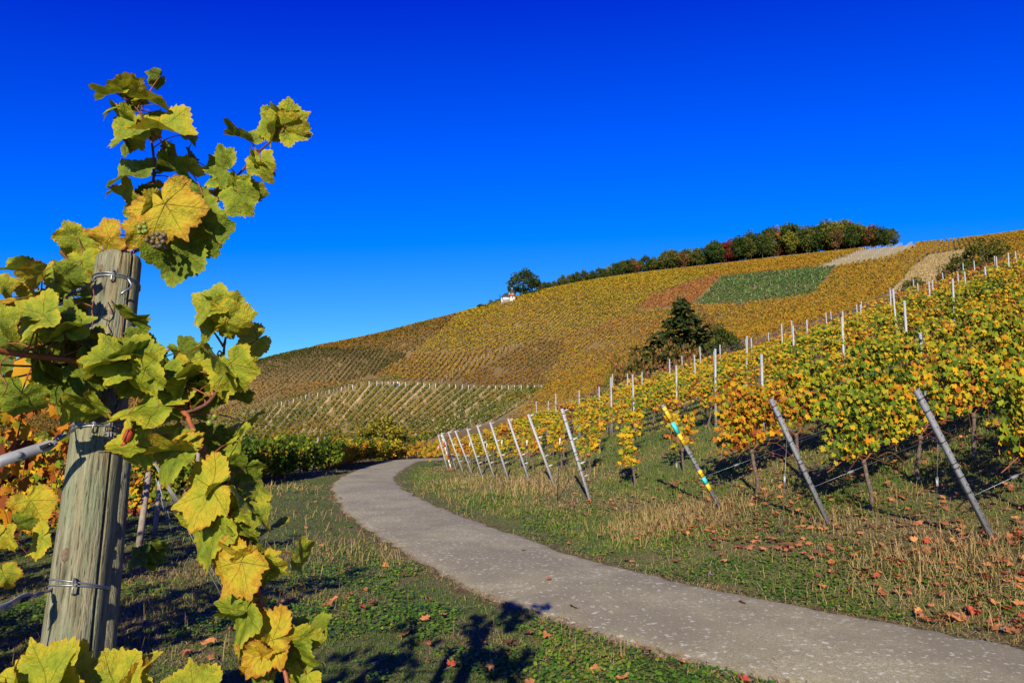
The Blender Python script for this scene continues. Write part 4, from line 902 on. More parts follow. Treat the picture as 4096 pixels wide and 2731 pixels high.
# intermediate posts (vertical) and wires
MIDPOST = [mesh('shaft', *channel(.025, .02, h, -.4, .004), M_galv_w) for h in (2.05, 2.2, 1.95)]
MIDTAB = mesh('wire_slot', *merge([box((s * .027, .0, .5 + i * .16), I3, (.004, .006, .010)) for i in range(9) for s in (-1, 1)]), M_galv)
for k in range(1, 13):
    s = {1: 5.2, 2: 4.6}.get(k, 4.3 + .25 * math.sin(k * 1.7)); j = 0
    while s < S_EXIT[k] - .5:
        x, y = EB[k, :2] + ROW * (s + .45); t = empty('trellis_post', gp(x, y), RZ + math.pi); t.rotation_euler = (random.gauss(0, .015), random.gauss(0, .02), RZ + math.pi)
        tag(t, 'upright galvanised trellis post %s' % rowname(k), 'post', 'upright trellis posts'); put('shaft', MIDPOST[(k + j) % 3], t)
        if y < 26: put('wire_slots', MIDTAB, t)
        s += 4.6; j += 1
    B, fr, L = TOPS[k]
    for zf, hh in ((.97, 1.78), (.66, 1.28), (.42, .82)):
        p0 = B + fr[2] * zf * L; pts_ = [p0]
        for ss in np.arange(4.0, S_EXIT[k] + 1, 4.0):
            x, y = EB[k, :2] + ROW * ss; pts_.append(np.array([x, y, float(H(x, y)) + hh - .01 * (len(pts_) % 2)]))
        if len(pts_) < 2: continue
        tb = tube(np.array(pts_), .0026, 4, False); o = put('trellis_wire', mesh('trellis_wire', tb[0], tb[1], M_wire)); tag(o, 'taut steel wire %s' % rowname(k), 'wire', 'trellis wires')
# anchor wires of the near posts and rods of the farther ones
M_rodtip = simple('rod_tip', (.72, .74, .74), .5)
for k, (u0, v0, u1, v1) in {0: (929, 438, 936, 541), 1: (779, 422, 781.5, 538), 2: (672.5, 445, 674.5, 503)}.items():
    B, fr, L = TOPS[k]; p1 = G(u1, v1); a0 = B + fr[2] * L * .72; root = empty('anchor_wire', p1); tag(root, 'thin anchor wire hanging from the %s' % ('largest leaning post' if k == 0 else 'leaning post next to the banded one' if k == 1 else 'banded post'), 'wire', 'anchor wires')
    tb = tube(np.array([a0 - p1, (a0 - p1) * .5 + [0, 0, .01], [0, 0, -.12]]), .0035, 5); put('wire', mesh('wire', tb[0], tb[1], M_wire), root)
    mid = (a0 - p1) * .56; bx = box(mid, I3, (.013, .006, .045)); put('tensioner', mesh('tensioner', *merge([bx, ring(mid + [0, -.004, .05], (0, 1, 0), .012, .004, 12, 5)]), M_galv_w), root)
    # ground level wire with a tensioner leading uphill
    p0 = B + fr[2] * L * .30; x, y = EB[k, :2] + ROW * 2.6; p2 = np.array([x, y, float(H(x, y)) + .62]); tb = tube(np.array([p0, (p0 + p2) / 2, p2]), .003, 4)
    o = empty('low_wire', p0); tag(o, 'low tension wire running uphill from the %s' % ('largest leaning post' if k == 0 else 'leaning post next to the banded one' if k == 1 else 'banded post'), 'wire', 'low tension wires'); put('wire', mesh('wire', tb[0] - p0, tb[1], M_wire), o)
    dv = (p2 - p0) / np.linalg.norm(p2 - p0); fr2 = np.array([dv, SIDE, np.cross(dv, SIDE)]); cl = box(dv * .75, fr2, (.05, .02, .015)); put('tensioner', mesh('tensioner', *cl, M_galv), o)
for i, (u0, v0, u1, v1) in enumerate(((560, 438, 557, 501), (527, 440, 526, 490), (438.5, 446, 430, 475), (470, 442, 466, 483), (502, 440, 500, 487), (487, 443, 484, 484))):
    p1 = G(u1, v1); p0 = P(u0, v0, p1[1] + .1); root = empty('anchor_rod', p1); tag(root, 'thin dark anchor rod with pale tip in front of the leaning posts', 'rod', 'anchor rods'); q = p0 - p1
    tb = tube(np.array([[0, 0, -.1], q]), .008 if i in (0, 2) else .004, 5); put('rod', mesh('rod', tb[0], tb[1], M_wire_b if i in (0, 2) else M_wire), root); tb = tube(np.array([q * .9, q * 1.01]), .014, 6); put('cap', mesh('cap', tb[0], tb[1], M_rodtip), root)
# red and white marker by the last post
p1 = G(452, 471.5); q = P(441.5, 434, p1[1]) - p1; root = empty('marker_post', p1); tag(root, 'thin red and white ringed marker post beside the farthest leaning end post', 'post')
for i in range(9):
    tb = tube(np.array([q * (i / 9), q * ((i + 1) / 9)]), .035, 8); put('band', mesh('band', tb[0], tb[1], M_white if i % 3 else M_redwhite_r), root)

# wooden stakes at the ends of the left rows and along the bend
def wood_stake(B, T, r0, label, group='wooden stakes of the left rows'):
    B = np.asarray(B, float); T = np.asarray(T, float); d = T - B; pts_ = np.array([-d * .1, d * .33, d * .7, d * .98, d]); r_s = r0 * np.array([1.05, 1.02, .97, .9, .45])
    tb = tube(pts_, r_s, 9); o = put('wooden_stake', mesh('wooden_stake', tb[0], tb[1], M_stake, True), None, B); tag(o, label, 'stake', group); return o
for (u, v, ut, vt, r0) in ((117, 553, 128, 449, .05), (139, 545, 149, 470, .05), (155, 531, 160, 480, .042), (246, 478, 244, 430, .05), (196, 505, 199, 441, .05), (213, 498, 214, 447, .045), (289, 476, 287, 437, .06), (312, 470, 318.5, 437, .07), (325.5, 467, 324, 436, .07), (330, 466.5, 329, 448, .05), (300, 474, 300, 440, .06), (276, 478, 272, 441, .05), (345, 464, 344, 440, .05), (352, 463, 352.5, 438, .05), (388, 459.5, 388, 437, .05), (418, 458, 417, 440, .05), (424, 457.5, 423, 439, .06), (407, 458.5, 407, 440, .05)):
    g = G(u, v); f_ = 1 - (.9 if u > 305 else .35) / g[1]; g = np.array([g[0] * f_, g[1] * f_, float(H(g[0] * f_, g[1] * f_))]); wood_stake(g, P(ut, vt, g[1] + .1), r0, 'weathered wooden stake at the %s' % ('end of the rows on the left verge' if u < 305 else 'outside of the path bend'))
# ------------------------------------------------------------------ grass, weeds and litter
def blade_mat(name, green, dry, rough=.6):
    m, nt, bs, out = newmat(name); a = attr(nt, 'rnd')
    c = ramp(nt, a.outputs['Fac'], [(0, green[0]), (.35, green[1]), (.5, green[2]), (.62, dry[0]), (.85, dry[1]), (1, dry[2])])
    nt.links.new(c, bs.inputs['Base Color']); bs.inputs['Roughness'].default_value = rough; bs.inputs['Specular IOR Level'].default_value = .2
    translucent(nt, bs, out, c, .25); return m
M_blade = blade_mat('grass_blade', [(.04, .095, .008), (.085, .17, .014), (.18, .21, .024)], [(.26, .19, .06), (.42, .28, .10), (.50, .35, .15)])
M_weed = blade_mat('weed_leaf', [(.03, .09, .008), (.065, .17, .012), (.13, .23, .016)], [(.16, .22, .02), (.24, .24, .03), (.30, .18, .04)], .5)
def visible(x, y, pad=170):
    z = H(x, y); u, v = proj(np.stack([x, y, z], -1)); return (u > -pad) & (u < 1024 + pad) & (v < 682 + 2 * pad) & (y > 1.2)
def scatter(n, x0, x1, y0, y1, r):
    """random ground points, denser near the camera (1/y)"""
    y = np.exp(r.uniform(math.log(y0), math.log(y1), n)); a = r.uniform(-1.0, 1.08, n); x = a * y
    k = visible(x, y); x, y = x[k], y[k]; sd_, _ = path_sd(x, y); return x, y, sd_
def end_dist(x, y):
    """signed distance uphill from the line of leaning posts"""
    ey = np.interp(y, EB[:, 1], np.arange(13)); i = np.clip(ey.astype(int), 0, 11); f = ey - i
    ex = EB[i, 0] * (1 - f) + EB[i + 1, 0] * f; return (x - ex) * ROW[0]
def dryness(x, y, sd_):
    right = sd_ > 0; e = end_dist(x, y)
    d = fbm(x, y, 2.2, 51) * .9 + .12
    d = np.where(right, d + .24 * np.exp(-((e + .15) / .7)**2) - .05, d)
    d = d + .28 * np.exp(-((np.abs(sd_) - PW / 2 - .05) / .16)**2)
    d = np.where(right & (y < 11) & (end_dist(x, y) > -1.8), d + .10, d); d = np.where(right & (np.abs(sd_) < PW / 2 + 1.0), d - .08, d)
    d = np.where(~right, d - .14, d)
    d = np.where(~right & (y < 6), d - .12, d)
    return d
def blades(x, y, h, w, rnd, r, bend=.6):
    n = len(x); z = H(x, y) - .015; a = r.uniform(0, 6.283, n); d = np.stack([np.cos(a), np.sin(a), 0 * a], 1); sdv = np.stack([-d[:, 1], d[:, 0], 0 * a], 1)
    fa = np.arctan2(x, y); cx = np.stack([np.cos(fa), -np.sin(fa), 0 * fa], 1); sdv = sdv * .5 + cx * np.sign((sdv * cx).sum(1))[:, None] * .8; sdv /= np.linalg.norm(sdv, axis=1)[:, None]
    b = np.stack([x, y, z], 1); l = bend * r.uniform(.1, 1.2, n) ** 1.2; up = np.array([0, 0, 1.0])
    m1 = b + up * (h * .55)[:, None] + d * (h * l * .25)[:, None]; m2 = b + up * (h * np.clip(1 - .42 * l, .25, 1))[:, None] + d * (h * l * .85)[:, None]
    V = np.stack([b - sdv * w[:, None], b + sdv * w[:, None], m1 + sdv * (w * .8)[:, None], m1 - sdv * (w * .8)[:, None], m2], 1).reshape(-1, 3)
    i = np.arange(n) * 5; return V, [np.stack([i, i + 1, i + 2, i + 3], 1), np.stack([i + 3, i + 2, i + 4], 1)], np.repeat(rnd, 5)
r = np.random.default_rng(99)
def grass_layer(name, n, y0, y1, label, hfun, wfun, drysel, cat='grass', seed=0, bend=.6, dens=None):
    r = np.random.default_rng(seed); x, y, sd_ = scatter(n, 0, 0, y0, y1, r)
    edge = (fbm(x, y, .5, 71) - .5) * .16
    k = np.abs(sd_) > PW / 2 - .05 + edge; x, y, sd_ = x[k], y[k], sd_[k]
    dr = dryness(x, y, sd_); k = drysel(dr, x, y, sd_, r); x, y, sd_, dr = x[k], y[k], sd_[k], dr[k]
    if not len(x): return
    h = hfun(dr, y, sd_, r); w = wfun(y, r); rnd = np.clip((dr - .5) * .9 + .42 + r.normal(0, .17, len(x)), 0, 1)
    if cat == 'dry grass': rnd = np.clip(.72 + r.normal(0, .14, len(x)), .5, 1)
    if cat == 'grass': bend = 1.25
    V, F, at = blades(x, y, h, w, rnd, r, bend); o = put(name, mesh(name, V, F, M_blade, False, {'rnd': at})); tag(o, label, cat, kind='stuff')
wf = lambda y, r: np.clip(.0017 + .00030 * y, .0021, .010) * r.uniform(.7, 1.3, len(y))
grass_layer('grass', 330000, 2.6, 62, 'short green and yellowing grass on the verges and between the vine rows', lambda d, y, s, r: r.uniform(.02, .07, len(d)) * (1 + .4 * (d > .55)) * np.where(np.abs(s) < PW / 2 + .25, .6, 1), wf,
            lambda d, x, y, s, r: r.random(len(d)) < np.clip(1.15 - .55 * np.clip((d - .55) * 3, 0, 1), .25, 1), seed=101)
grass_layer('row_grass', 150000, 10.5, 60, 'green grass growing in the lanes between the right-hand vine rows', lambda d, y, s, r: r.uniform(.05, .15, len(d)), lambda y, r: wf(y, r) * 1.2, lambda d, x, y, s, r: (s > PW / 2 + .6) & (d < .68), seed=107)
grass_layer('dry_grass', 140000, 3.0, 60, 'long straw-coloured dry grass tufts along the post line and the path edges', lambda d, y, s, r: r.uniform(.04, .13, len(d)) * np.clip(.45 + (d - .55) * 2.2, .4, 1.3), lambda y, r: wf(y, r) * .8,
            lambda d, x, y, s, r: r.random(len(d)) < np.clip((d - .62) * 2.2, 0, .55), 'dry grass', 102, 1.9)
grass_layer('grass_stalk', 7000, 3.0, 40, 'single tall dry grass stalks rising above the turf', lambda d, y, s, r: r.uniform(.14, .34, len(d)), lambda y, r: wf(y, r) * .55, lambda d, x, y, s, r: (d > .42) & (r.random(len(d)) < .35), 'dry grass', 103, 1.2)
# flattened straw and thatch lying on the ground
x, y, sd_ = scatter(195000, 0, 0, 3.2, 40, r); d_ = dryness(x, y, sd_); k = (np.abs(sd_) > PW / 2 - .12 + (fbm(x, y, .6, 72) - .5) * .2) & (r.random(len(x)) < np.clip((d_ - .38) * 2.2 + .7 * np.exp(-((np.abs(sd_) - PW / 2) / .15)**2), .08, .95)); x, y = x[k], y[k]; n = len(x)
a = r.uniform(0, 6.283, n); ln_ = r.uniform(.02, .085, n); d2 = np.stack([np.cos(a), np.sin(a)], 1) * ln_[:, None]; w2 = np.stack([-np.sin(a), np.cos(a)], 1) * (np.clip(.0018 + .00022 * y, .002, .007))[:, None]
z0 = r.uniform(.004, .03, n); pA = np.stack([x, y], 1); c4 = [pA - d2 - w2, pA - d2 + w2, pA + d2 + w2 * .6, pA + d2 - w2 * .6]; tz = r.uniform(-.02, .03, n)
V = np.stack([np.column_stack([c, H(c[:, 0], c[:, 1]) + np.maximum(z0 + (tz if i > 1 else -tz * .3), .002)]) for i, c in enumerate(c4)], 1).reshape(-1, 3); F = np.arange(n * 4).reshape(-1, 4)
M_thatch = leafcloud_mat('thatch', [(0, (.10, .06, .03)), (.35, (.24, .15, .065)), (.7, (.38, .26, .12)), (1, (.50, .38, .20))], .1, 0, 0, None, 1.0)
tag(put('thatch', mesh('thatch', V, F, M_thatch, False, {'rnd': np.repeat(r.random(n), 4)})), 'flattened dead grass lying between the green tufts', 'dry grass', kind='stuff')
# tall clumps at the posts
cl_x, cl_y = [], []
for (u, v, n, sp) in [(665, 520, 420, .32), (650, 532, 300, .30), (690, 517, 260, .25), (950, 562, 420, .35), (962, 590, 300, .3), (985, 556, 160, .2), (860, 575, 160, .3), (542, 488, 260, .35), (537, 484, 160, .3), (515, 483, 120, .3), (900, 500, 60, .2), (735, 505, 150, .25), (832, 524, 120, .2), (300, 515, 60, .5), (280, 545, 70, .5), (350, 540, 50, .5), (255, 575, 60, .3), (475, 480, 100, .4), (440, 490, 160, .7), (470, 500, 140, .6), (345, 560, 90, .3), (230, 490, 160, .7), (270, 490, 160, .6)]:
    g = G(u, v); cl_x.append(r.normal(g[0], sp * (1 + g[1] / 25), n)); cl_y.append(r.normal(g[1], sp * (1 + g[1] / 25), n))
x = np.concatenate(cl_x); y = np.concatenate(cl_y); sd_, _ = path_sd(x, y); k = np.abs(sd_) > PW / 2 + .1; x, y = x[k], y[k]
V, F, at = blades(x, y, r.uniform(.10, .34, len(x)), wf(y, r) * .8, np.clip(r.normal(.80, .13, len(x)), .5, 1), r, 1.7)
tag(put('straw_clump', mesh('straw_clump', V, F, M_blade, False, {'rnd': at})), 'bleached straw clumps round the feet of the posts', 'dry grass', kind='stuff')
# low broad-leaved weeds beside the path
wv = np.array([[0, 0, 0], [.42, .42, .06], [.28, .92, -.03], [-.28, .92, -.03], [-.42, .42, .06]], float); wfc = np.array([[0, 1, 2, 3, 4]])
x, y, sd_ = scatter(265000, 0, 0, 3.0, 26, r)
ns = fbm(x, y, 1.1, 81); right = sd_ > 0
k = (np.abs(sd_) > PW / 2 + .02 + (ns - .5) * .2) & (((~right) & (y < 7.5) & (np.abs(sd_) < PW / 2 + 1.5) & (ns > .33)) | (right & (y < 9.5) & (np.abs(sd_) < PW / 2 + 1.4) & (ns > .40)) | (right & (np.abs(sd_) < PW / 2 + 1.5) & (y > 9) & (ns > .50)) | ((ns > .58) & (~right)) | (right & (y < 16) & (ns > .60)))
k &= r.random(len(x)) < .75
x, y = x[k], y[k]; n = len(x); a = r.uniform(0, 6.283, n); ax = np.stack([np.cos(a), np.sin(a), r.uniform(-.1, .7, n)], 1)
V, F, at = leafcloud(np.stack([x, y, H(x, y) + r.uniform(.005, .05, n)], 1), ax, np.tile([0, -.15, 1.0], (n, 1)) + r.normal(0, .25, (n, 3)), r.uniform(.016, .034, n) * (1 + y / 22), np.clip(r.beta(2, 2.6, n) + (fbm(x, y, .8, 91) - .5) * .5, 0, 1), wv, wfc)
tag(put('clover', mesh('clover', V, F, M_weed, False, {'rnd': at})), 'low green clover and weeds along the edges of the path', 'weeds', kind='stuff')
# fallen leaves
M_fallen = leafcloud_mat('fallen_leaf', [(0, (.10, .045, .025)), (.3, (.22, .085, .035)), (.6, (.36, .135, .045)), (.85, (.42, .19, .065)), (1, (.34, .06, .03))], .1, .8, gain=1.25)
fl_meshes = []
for i in range(6):
    rr_ = np.random.default_rng(900 + i); V = LEAF_V.copy(); V[:, 2] = rr_.normal(0, .10, len(V)) + .30 * (V[:, 0]**2) * rr_.choice([1, 1, -.6]) + .12; V[:, :2] *= rr_.uniform(.8, 1.1, (1, 2))
    fl_meshes.append(mesh('fallen_leaf', V, LEAF_F, M_fallen, False, {'rnd': np.full(len(V), rr_.uniform(.3, .8))}))
spots = []
while len(spots) < 2100:
    y = math.exp(random.uniform(math.log(4.5), math.log(26))); x = random.uniform(-.5, 1.0) * y; s_ = path_sd([x], [y])[0][0]; e = float(end_dist(np.array([x]), np.array([y]))[0])
    p = 0.0
    if s_ > PW / 2 + .1: p = .9 if (e > -1.6 and y < 15 and e < 9) else .12 if y < 11 else .05
    elif s_ < -PW / 2 - .1: p = .06
    elif abs(s_) < PW / 2: p = .003
    if random.random() < p * (.25 + fbm(np.array([x]), np.array([y]), 1.2, 61)[0] * 1.3): spots.append((x, y))
g = G(690, 530)
for _ in range(70): spots.append((random.gauss(g[0] + .1, .45), random.gauss(g[1], .3)))
g = G(757, 502)
for _ in range(30): spots.append((random.gauss(g[0], .25), random.gauss(g[1], .25)))
vis = visible(np.array([s[0] for s in spots]), np.array([s[1] for s in spots]), 5)
spots = sorted([s for s, v_ in zip(spots, vis) if v_], key=lambda q: q[1])
for i, (x, y) in enumerate(spots[:290]):
    o = put('fallen_leaf', fl_meshes[i % 6], None, gp(x, y, random.uniform(.035, .075))); o.rotation_euler = (random.gauss(0, .3), random.gauss(0, .3), random.uniform(0, 6.28)); sc_f = random.uniform(.042, .08); o.scale = (sc_f,) * 3
    s_ = path_sd([x], [y])[0][0]
    tag(o, 'dry orange-brown vine leaf lying on the %s' % ('asphalt path' if abs(s_) < PW / 2 else 'grass left of the path' if s_ < 0 else 'bank below the right-hand vines'), 'fallen leaf', 'fallen vine leaves')
rest = np.array(spots[290:]); n = len(rest)
V, F, at = leafcloud(np.column_stack([rest, H(rest[:, 0], rest[:, 1]) + .06]), np.column_stack([r.normal(size=(n, 2)), np.zeros(n)]), np.tile([0, -.2, 1.0], (n, 1)) + r.normal(0, .3, (n, 3)), r.uniform(.045, .08, n), r.random(n))
tag(put('leaf_litter', mesh('leaf_litter', V, F, M_fallen, False, {'rnd': at})), 'scattered dry orange leaves under the farther vines', 'fallen leaves', kind='stuff')
# stubs of stone along the edge
for (u, v, s) in ((711, 573, .05), (500, 540, .03), (235, 553, .09), (1003, 628, .05), (545, 585, .025)):
    g = G(u, v); rr_ = np.random.default_rng(int(u)); V, F = ngon(0, -.3, .5, 1, .55, 9); V = np.concatenate([V]) + rr_.normal(0, .09, V.shape); o = put('stone', mesh('stone', V * s, F, M_stone, True), None, (g[0], g[1], g[2])); tag(o, 'small grey stone at the edge of the %s' % ('left verge' if u < 560 else 'right path side'), 'stone', 'stones by the path')
# ------------------------------------------------------------------ the foreground: wooden post, hardware and vine shoots
def CR(c, x, y):
    """reading points taken in three enlarged views of the foreground"""
    if c == 1: return 50 + .1594 * x, 62.5 + .1594 * y
    if c == 2: return .1435 * x, 250 + .1435 * y
    return .1564 * x, 437.5 + .1564 * y
def CP(c, x, y, d): u, v = CR(c, x, y); return P(u, v, d)
# ---- leaf material: veins, yellowing from the edge, brown spots
m, nt, bs, out = newmat('vine_leaf'); M_vleaf = m
oi = nt.nodes.new('ShaderNodeObjectInfo'); sepc = nt.nodes.new('ShaderNodeSeparateColor'); nt.links.new(oi.outputs['Color'], sepc.inputs[0])
uvn = nt.nodes.new('ShaderNodeUVMap'); uvn.uv_map = 'UVMap'; sx_ = nt.nodes.new('ShaderNodeSeparateXYZ'); nt.links.new(uvn.outputs[0], sx_.inputs[0])
U_, V_ = sx_.outputs[0], sx_.outputs[1]; ed = attr(nt, 'edge').outputs['Fac']
offv = nt.nodes.new('ShaderNodeVectorMath'); offv.operation = 'ADD'; nt.links.new(uvn.outputs[0], offv.inputs[0])
comb = nt.nodes.new('ShaderNodeCombineXYZ'); nt.links.new(mth(nt, 'MULTIPLY', oi.outputs['Random'], 37.0), comb.inputs[0]); nt.links.new(mth(nt, 'MULTIPLY', oi.outputs['Random'], 91.0), comb.inputs[1]); nt.links.new(comb.outputs[0], offv.inputs[1])
q_ = offv.outputs[0]; nA, nB, nC = noise(nt, q_, 2.3, 3), noise(nt, q_, 7.0, 4), noise(nt, q_, 26, 3)
vein = None; sec = None
for k, a in enumerate((0, 52, -52, 108, -108)):
    ca, sa = math.cos(rad(a)), math.sin(rad(a))
    al = mth(nt, 'ADD', mth(nt, 'MULTIPLY', U_, sa), mth(nt, 'MULTIPLY', V_, ca)); pe = mth(nt, 'ABSOLUTE', mth(nt, 'SUBTRACT', mth(nt, 'MULTIPLY', U_, ca), mth(nt, 'MULTIPLY', V_, sa)))
    front = mth(nt, 'GREATER_THAN', al, 0.0); wv_ = mth(nt, 'SUBTRACT', .020, mth(nt, 'MULTIPLY', al, .014))
    ln = mth(nt, 'MULTIPLY', front, mth(nt, 'SUBTRACT', 1.0, mth(nt, 'DIVIDE', pe, wv_), None, True)); ln = mth(nt, 'MAXIMUM', ln, 0.0)
    vein = ln if vein is None else mth(nt, 'MAXIMUM', vein, ln)
    saw = mth(nt, 'FRACT', mth(nt, 'MULTIPLY', mth(nt, 'SUBTRACT', al, mth(nt, 'MULTIPLY', pe, 1.0)), 6.5)); th_ = mth(nt, 'MULTIPLY', mth(nt, 'LESS_THAN', saw, .13), mth(nt, 'LESS_THAN', pe, mth(nt, 'MULTIPLY', al, .42)))
    th_ = mth(nt, 'MULTIPLY', th_, front); sec = th_ if sec is None else mth(nt, 'MAXIMUM', sec, th_)
yel = mth(nt, 'ADD', mth(nt, 'ADD', mth(nt, 'MULTIPLY', sepc.outputs[0], 1.05), mth(nt, 'MULTIPLY', mth(nt, 'SUBTRACT', nA, .5), .9)), mth(nt, 'MULTIPLY', mth(nt, 'SUBTRACT', mth(nt, 'POWER', ed, 4.0), .35), .30))
colr = ramp(nt, yel, [(.0, (.05, .10, .009)), (.25, (.125, .20, .014)), (.5, (.30, .35, .022)), (.72, (.50, .42, .024)), (.92, (.64, .41, .026)), (1, (.56, .27, .02))])
colr = mixc(nt, .30, colr, ramp(nt, nB, [(.3, (.07, .11, .010)), (.5, (.27, .29, .018)), (.75, (.60, .45, .026))]))
brn = mth(nt, 'ADD', mth(nt, 'ADD', mth(nt, 'MULTIPLY', mth(nt, 'POWER', ed, 12.0), .26), mth(nt, 'MULTIPLY', nB, .75)), mth(nt, 'MULTIPLY', mth(nt, 'SUBTRACT', sepc.outputs[1], .5), .5))
colr = mixc(nt, ramp(nt, brn, [(.66, (0, 0, 0)), (.78, (.9, .9, .9))]), colr, (.36, .115, .016))
colr = mixc(nt, ramp(nt, noise(nt, q_, 16, 2), [(.70, (0, 0, 0)), (.76, (.85, .85, .85))]), colr, (.13, .045, .015))
colr = mixc(nt, mth(nt, 'MULTIPLY', sec, .30), colr, (.10, .10, .01)); colr = mixc(nt, mth(nt, 'MULTIPLY', vein, .75), colr, (.16, .12, .02))
nt.links.new(colr, bs.inputs['Base Color']); bs.inputs['Roughness'].default_value = .5; bs.inputs['Specular IOR Level'].default_value = .2
bh = mth(nt, 'SUBTRACT', mth(nt, 'ADD', mth(nt, 'MULTIPLY', nC, .35), mth(nt, 'MULTIPLY', nB, .8)), mth(nt, 'ADD', mth(nt, 'MULTIPLY', vein, .6), mth(nt, 'MULTIPLY', sec, .25))); bump(nt, bs, bh, .45, .04)
translucent(nt, bs, out, colr, .28)
def big_leaf(seed, fold=.25, droop=.2, ruffle=.07, na=150, nr=8):
    r = np.random.default_rng(seed); ph = np.radians(174); a = np.linspace(-ph, ph, na)
    R = np.interp(np.abs(a), LEAF_PHI, LEAF_R * (1 + r.normal(0, .05, len(LEAF_R)))); R = R * (1 + .05 * np.sin(a * 2 + r.uniform(0, 6)))
    tp = np.cumsum(r.uniform(.5, 1.5, na)) / na * 34; teeth = 1 - np.abs((tp % 1) - .35) * 1.5
    env = smooth01((ph - np.abs(a)) / .35); R = R + env * (teeth - .5) * .095 * (.4 + .9 * vnoise(a * 5 + seed, a * 0, 1.0, seed % 7)) + env * (fbm(a * 3 + seed, a * 0, 1.0, seed % 5) - .5) * .16
    fr = np.linspace(0, 1, nr + 1)[1:]; x = np.sin(a)[None] * R[None] * fr[:, None]; y = np.cos(a)[None] * R[None] * fr[:, None]
    p1, p2, p3 = r.uniform(0, 6, 3); rr_ = np.hypot(x, y)
    z = fold * np.abs(x)**1.25 - droop * np.clip(y, 0, 2)**2 + ruffle * rr_**2 * (np.sin(3 * a[None] + p1) + .7 * np.sin(5 * a[None] + p2)) + .045 * np.sin(7 * x + p3) * np.sin(6.5 * y + p1) + .02 * np.sin(15 * x + p2) * np.sin(13 * y + p3) - .10 * np.clip(-y, 0, 1)
    V = np.concatenate([[[0, 0, 0]], np.stack([x, y, z], -1).reshape(-1, 3)]); uv = V[:, :2].copy(); edge_ = np.concatenate([[0], np.broadcast_to(fr[:, None], x.shape).ravel()])
    j = np.arange(na - 1); T = np.stack([np.zeros(na - 1, int), 2 + j, 1 + j], 1)
    I, J = np.meshgrid(np.arange(nr - 1), j, indexing='ij'); b = 1 + I * na + J; Q = np.stack([b, b + 1, b + na + 1, b + na], -1).reshape(-1, 4)
    return mesh('leaf', V, [T, Q], M_vleaf, True, {'edge': edge_}, uv)
BIGL = [big_leaf(1000 + i, fold=f, droop=d, ruffle=rf_) for i, (f, d, rf_) in enumerate([(.22, .22, .10), (.45, .1, .13), (-.28, .3, .12), (.12, .5, .14), (.6, .25, .10), (-.4, .15, .15), (.08, .12, .14), (.35, .6, .12)])]
vine_root = empty('grapevine', gp(-1.35, 1.55)); vine_root.name = 'climbing_grapevine'; tag(vine_root, 'large grapevine with yellow-green leaves climbing over the wooden post', 'grapevine')
VO = np.array(vine_root.location)
SHOOTS = {}
def shoot(pts_, r0, r1, n=36, mat=None):
    q = catmull(np.array(pts_), n); rr_ = np.linspace(r0, r1, n) * (1 + .07 * np.sin(np.arange(n) * 1.9)); rr_[::9] *= 1.22
    tb = tube(q - VO, rr_, 8); o = put('shoot', mesh('shoot', tb[0], tb[1], mat or M_cane, True), vine_root); SHOOTS[o.name] = (o, q); return o
D0 = 1.78
c0 = shoot([CP(1, -60, 1500, 1.75), CP(1, 60, 1430, 1.80), CP(1, 180, 1340, 1.86), CP(1, 300, 1280, 1.95), CP(1, 400, 1222, 1.98), CP(1, 500, 1140, 1.92), CP(1, 530, 1110, 1.88)], .0065, .0055)
s1 = shoot([CP(1, 520, 1120, 1.90), CP(1, 600, 960, 1.84), CP(1, 622, 880, 1.82), CP(1, 652, 690, 1.80), CP(1, 630, 470, 1.78), CP(1, 560, 310, 1.76), CP(1, 490, 240, 1.75), CP(1, 415, 190, 1.74)], .0050, .0020, mat=M_cane_d)
s2 = shoot([CP(1, 440, 1225, 1.95), CP(1, 540, 1180, 1.93), CP(1, 680, 1110, 1.93), CP(1, 820, 1030, 1.90), CP(1, 965, 930, 1.84), CP(1, 1080, 840, 1.82), CP(1, 1140, 750, 1.81), CP(1, 1230, 650, 1.80), CP(1, 1300, 570, 1.78), CP(1, 1465, 425, 1.74)], .0048, .0022, mat=M_cane_d)
s3 = shoot([CP(1, 185, 1335, 1.86), CP(1, 130, 1255, 1.84), CP(1, 65, 1180, 1.82)], .0038, .0024, 12)
c1 = shoot([CP(2, -60, 690, 1.36), CP(2, 200, 730, 1.42), CP(2, 400, 750, 1.47), CP(2, 560, 772, 1.50), CP(2, 700, 802, 1.52), CP(2, 850, 862, 1.54), CP(2, 920, 905, 1.54), CP(2, 1110, 1020, 1.52), CP(2, 1290, 1130, 1.50), CP(2, 1340, 1235, 1.48), CP(2, 1400, 1360, 1.46), CP(2, 1450, 1470, 1.45), CP(3, 1380, 250, 1.44), CP(3, 1450, 400, 1.43), CP(3, 1540, 600, 1.42), CP(3, 1590, 740, 1.41), CP(3, 1640, 950, 1.40), CP(3, 1690, 1100, 1.39), CP(3, 1740, 1240, 1.38), CP(3, 1800, 1400, 1.36), CP(3, 1850, 1620, 1.34)], .0068, .0042, 90)
s4 = shoot([CP(2, 1290, 1130, 1.50), CP(2, 1380, 1100, 1.50), CP(2, 1450, 1060, 1.50), CP(2, 1510, 980, 1.50), CP(2, 1540, 880, 1.50), CP(2, 1555, 760, 1.50), CP(2, 1565, 650, 1.50), CP(2, 1575, 580, 1.49), CP(2, 1550, 480, 1.48)], .0046, .0020, mat=M_cane_d)
s5 = shoot([CP(2, 1558, 670, 1.50), CP(2, 1500, 582, 1.49), CP(2, 1480, 560, 1.48)], .0026, .0018, 10)
c2 = shoot([CP(3, -60, 1640, 1.15), CP(3, 400, 1640, 1.18), CP(3, 900, 1650, 1.22), CP(3, 1500, 1660, 1.25)], .006, .004)
SH = [c0, s1, s2, s3, c1, s4, s5, c2]
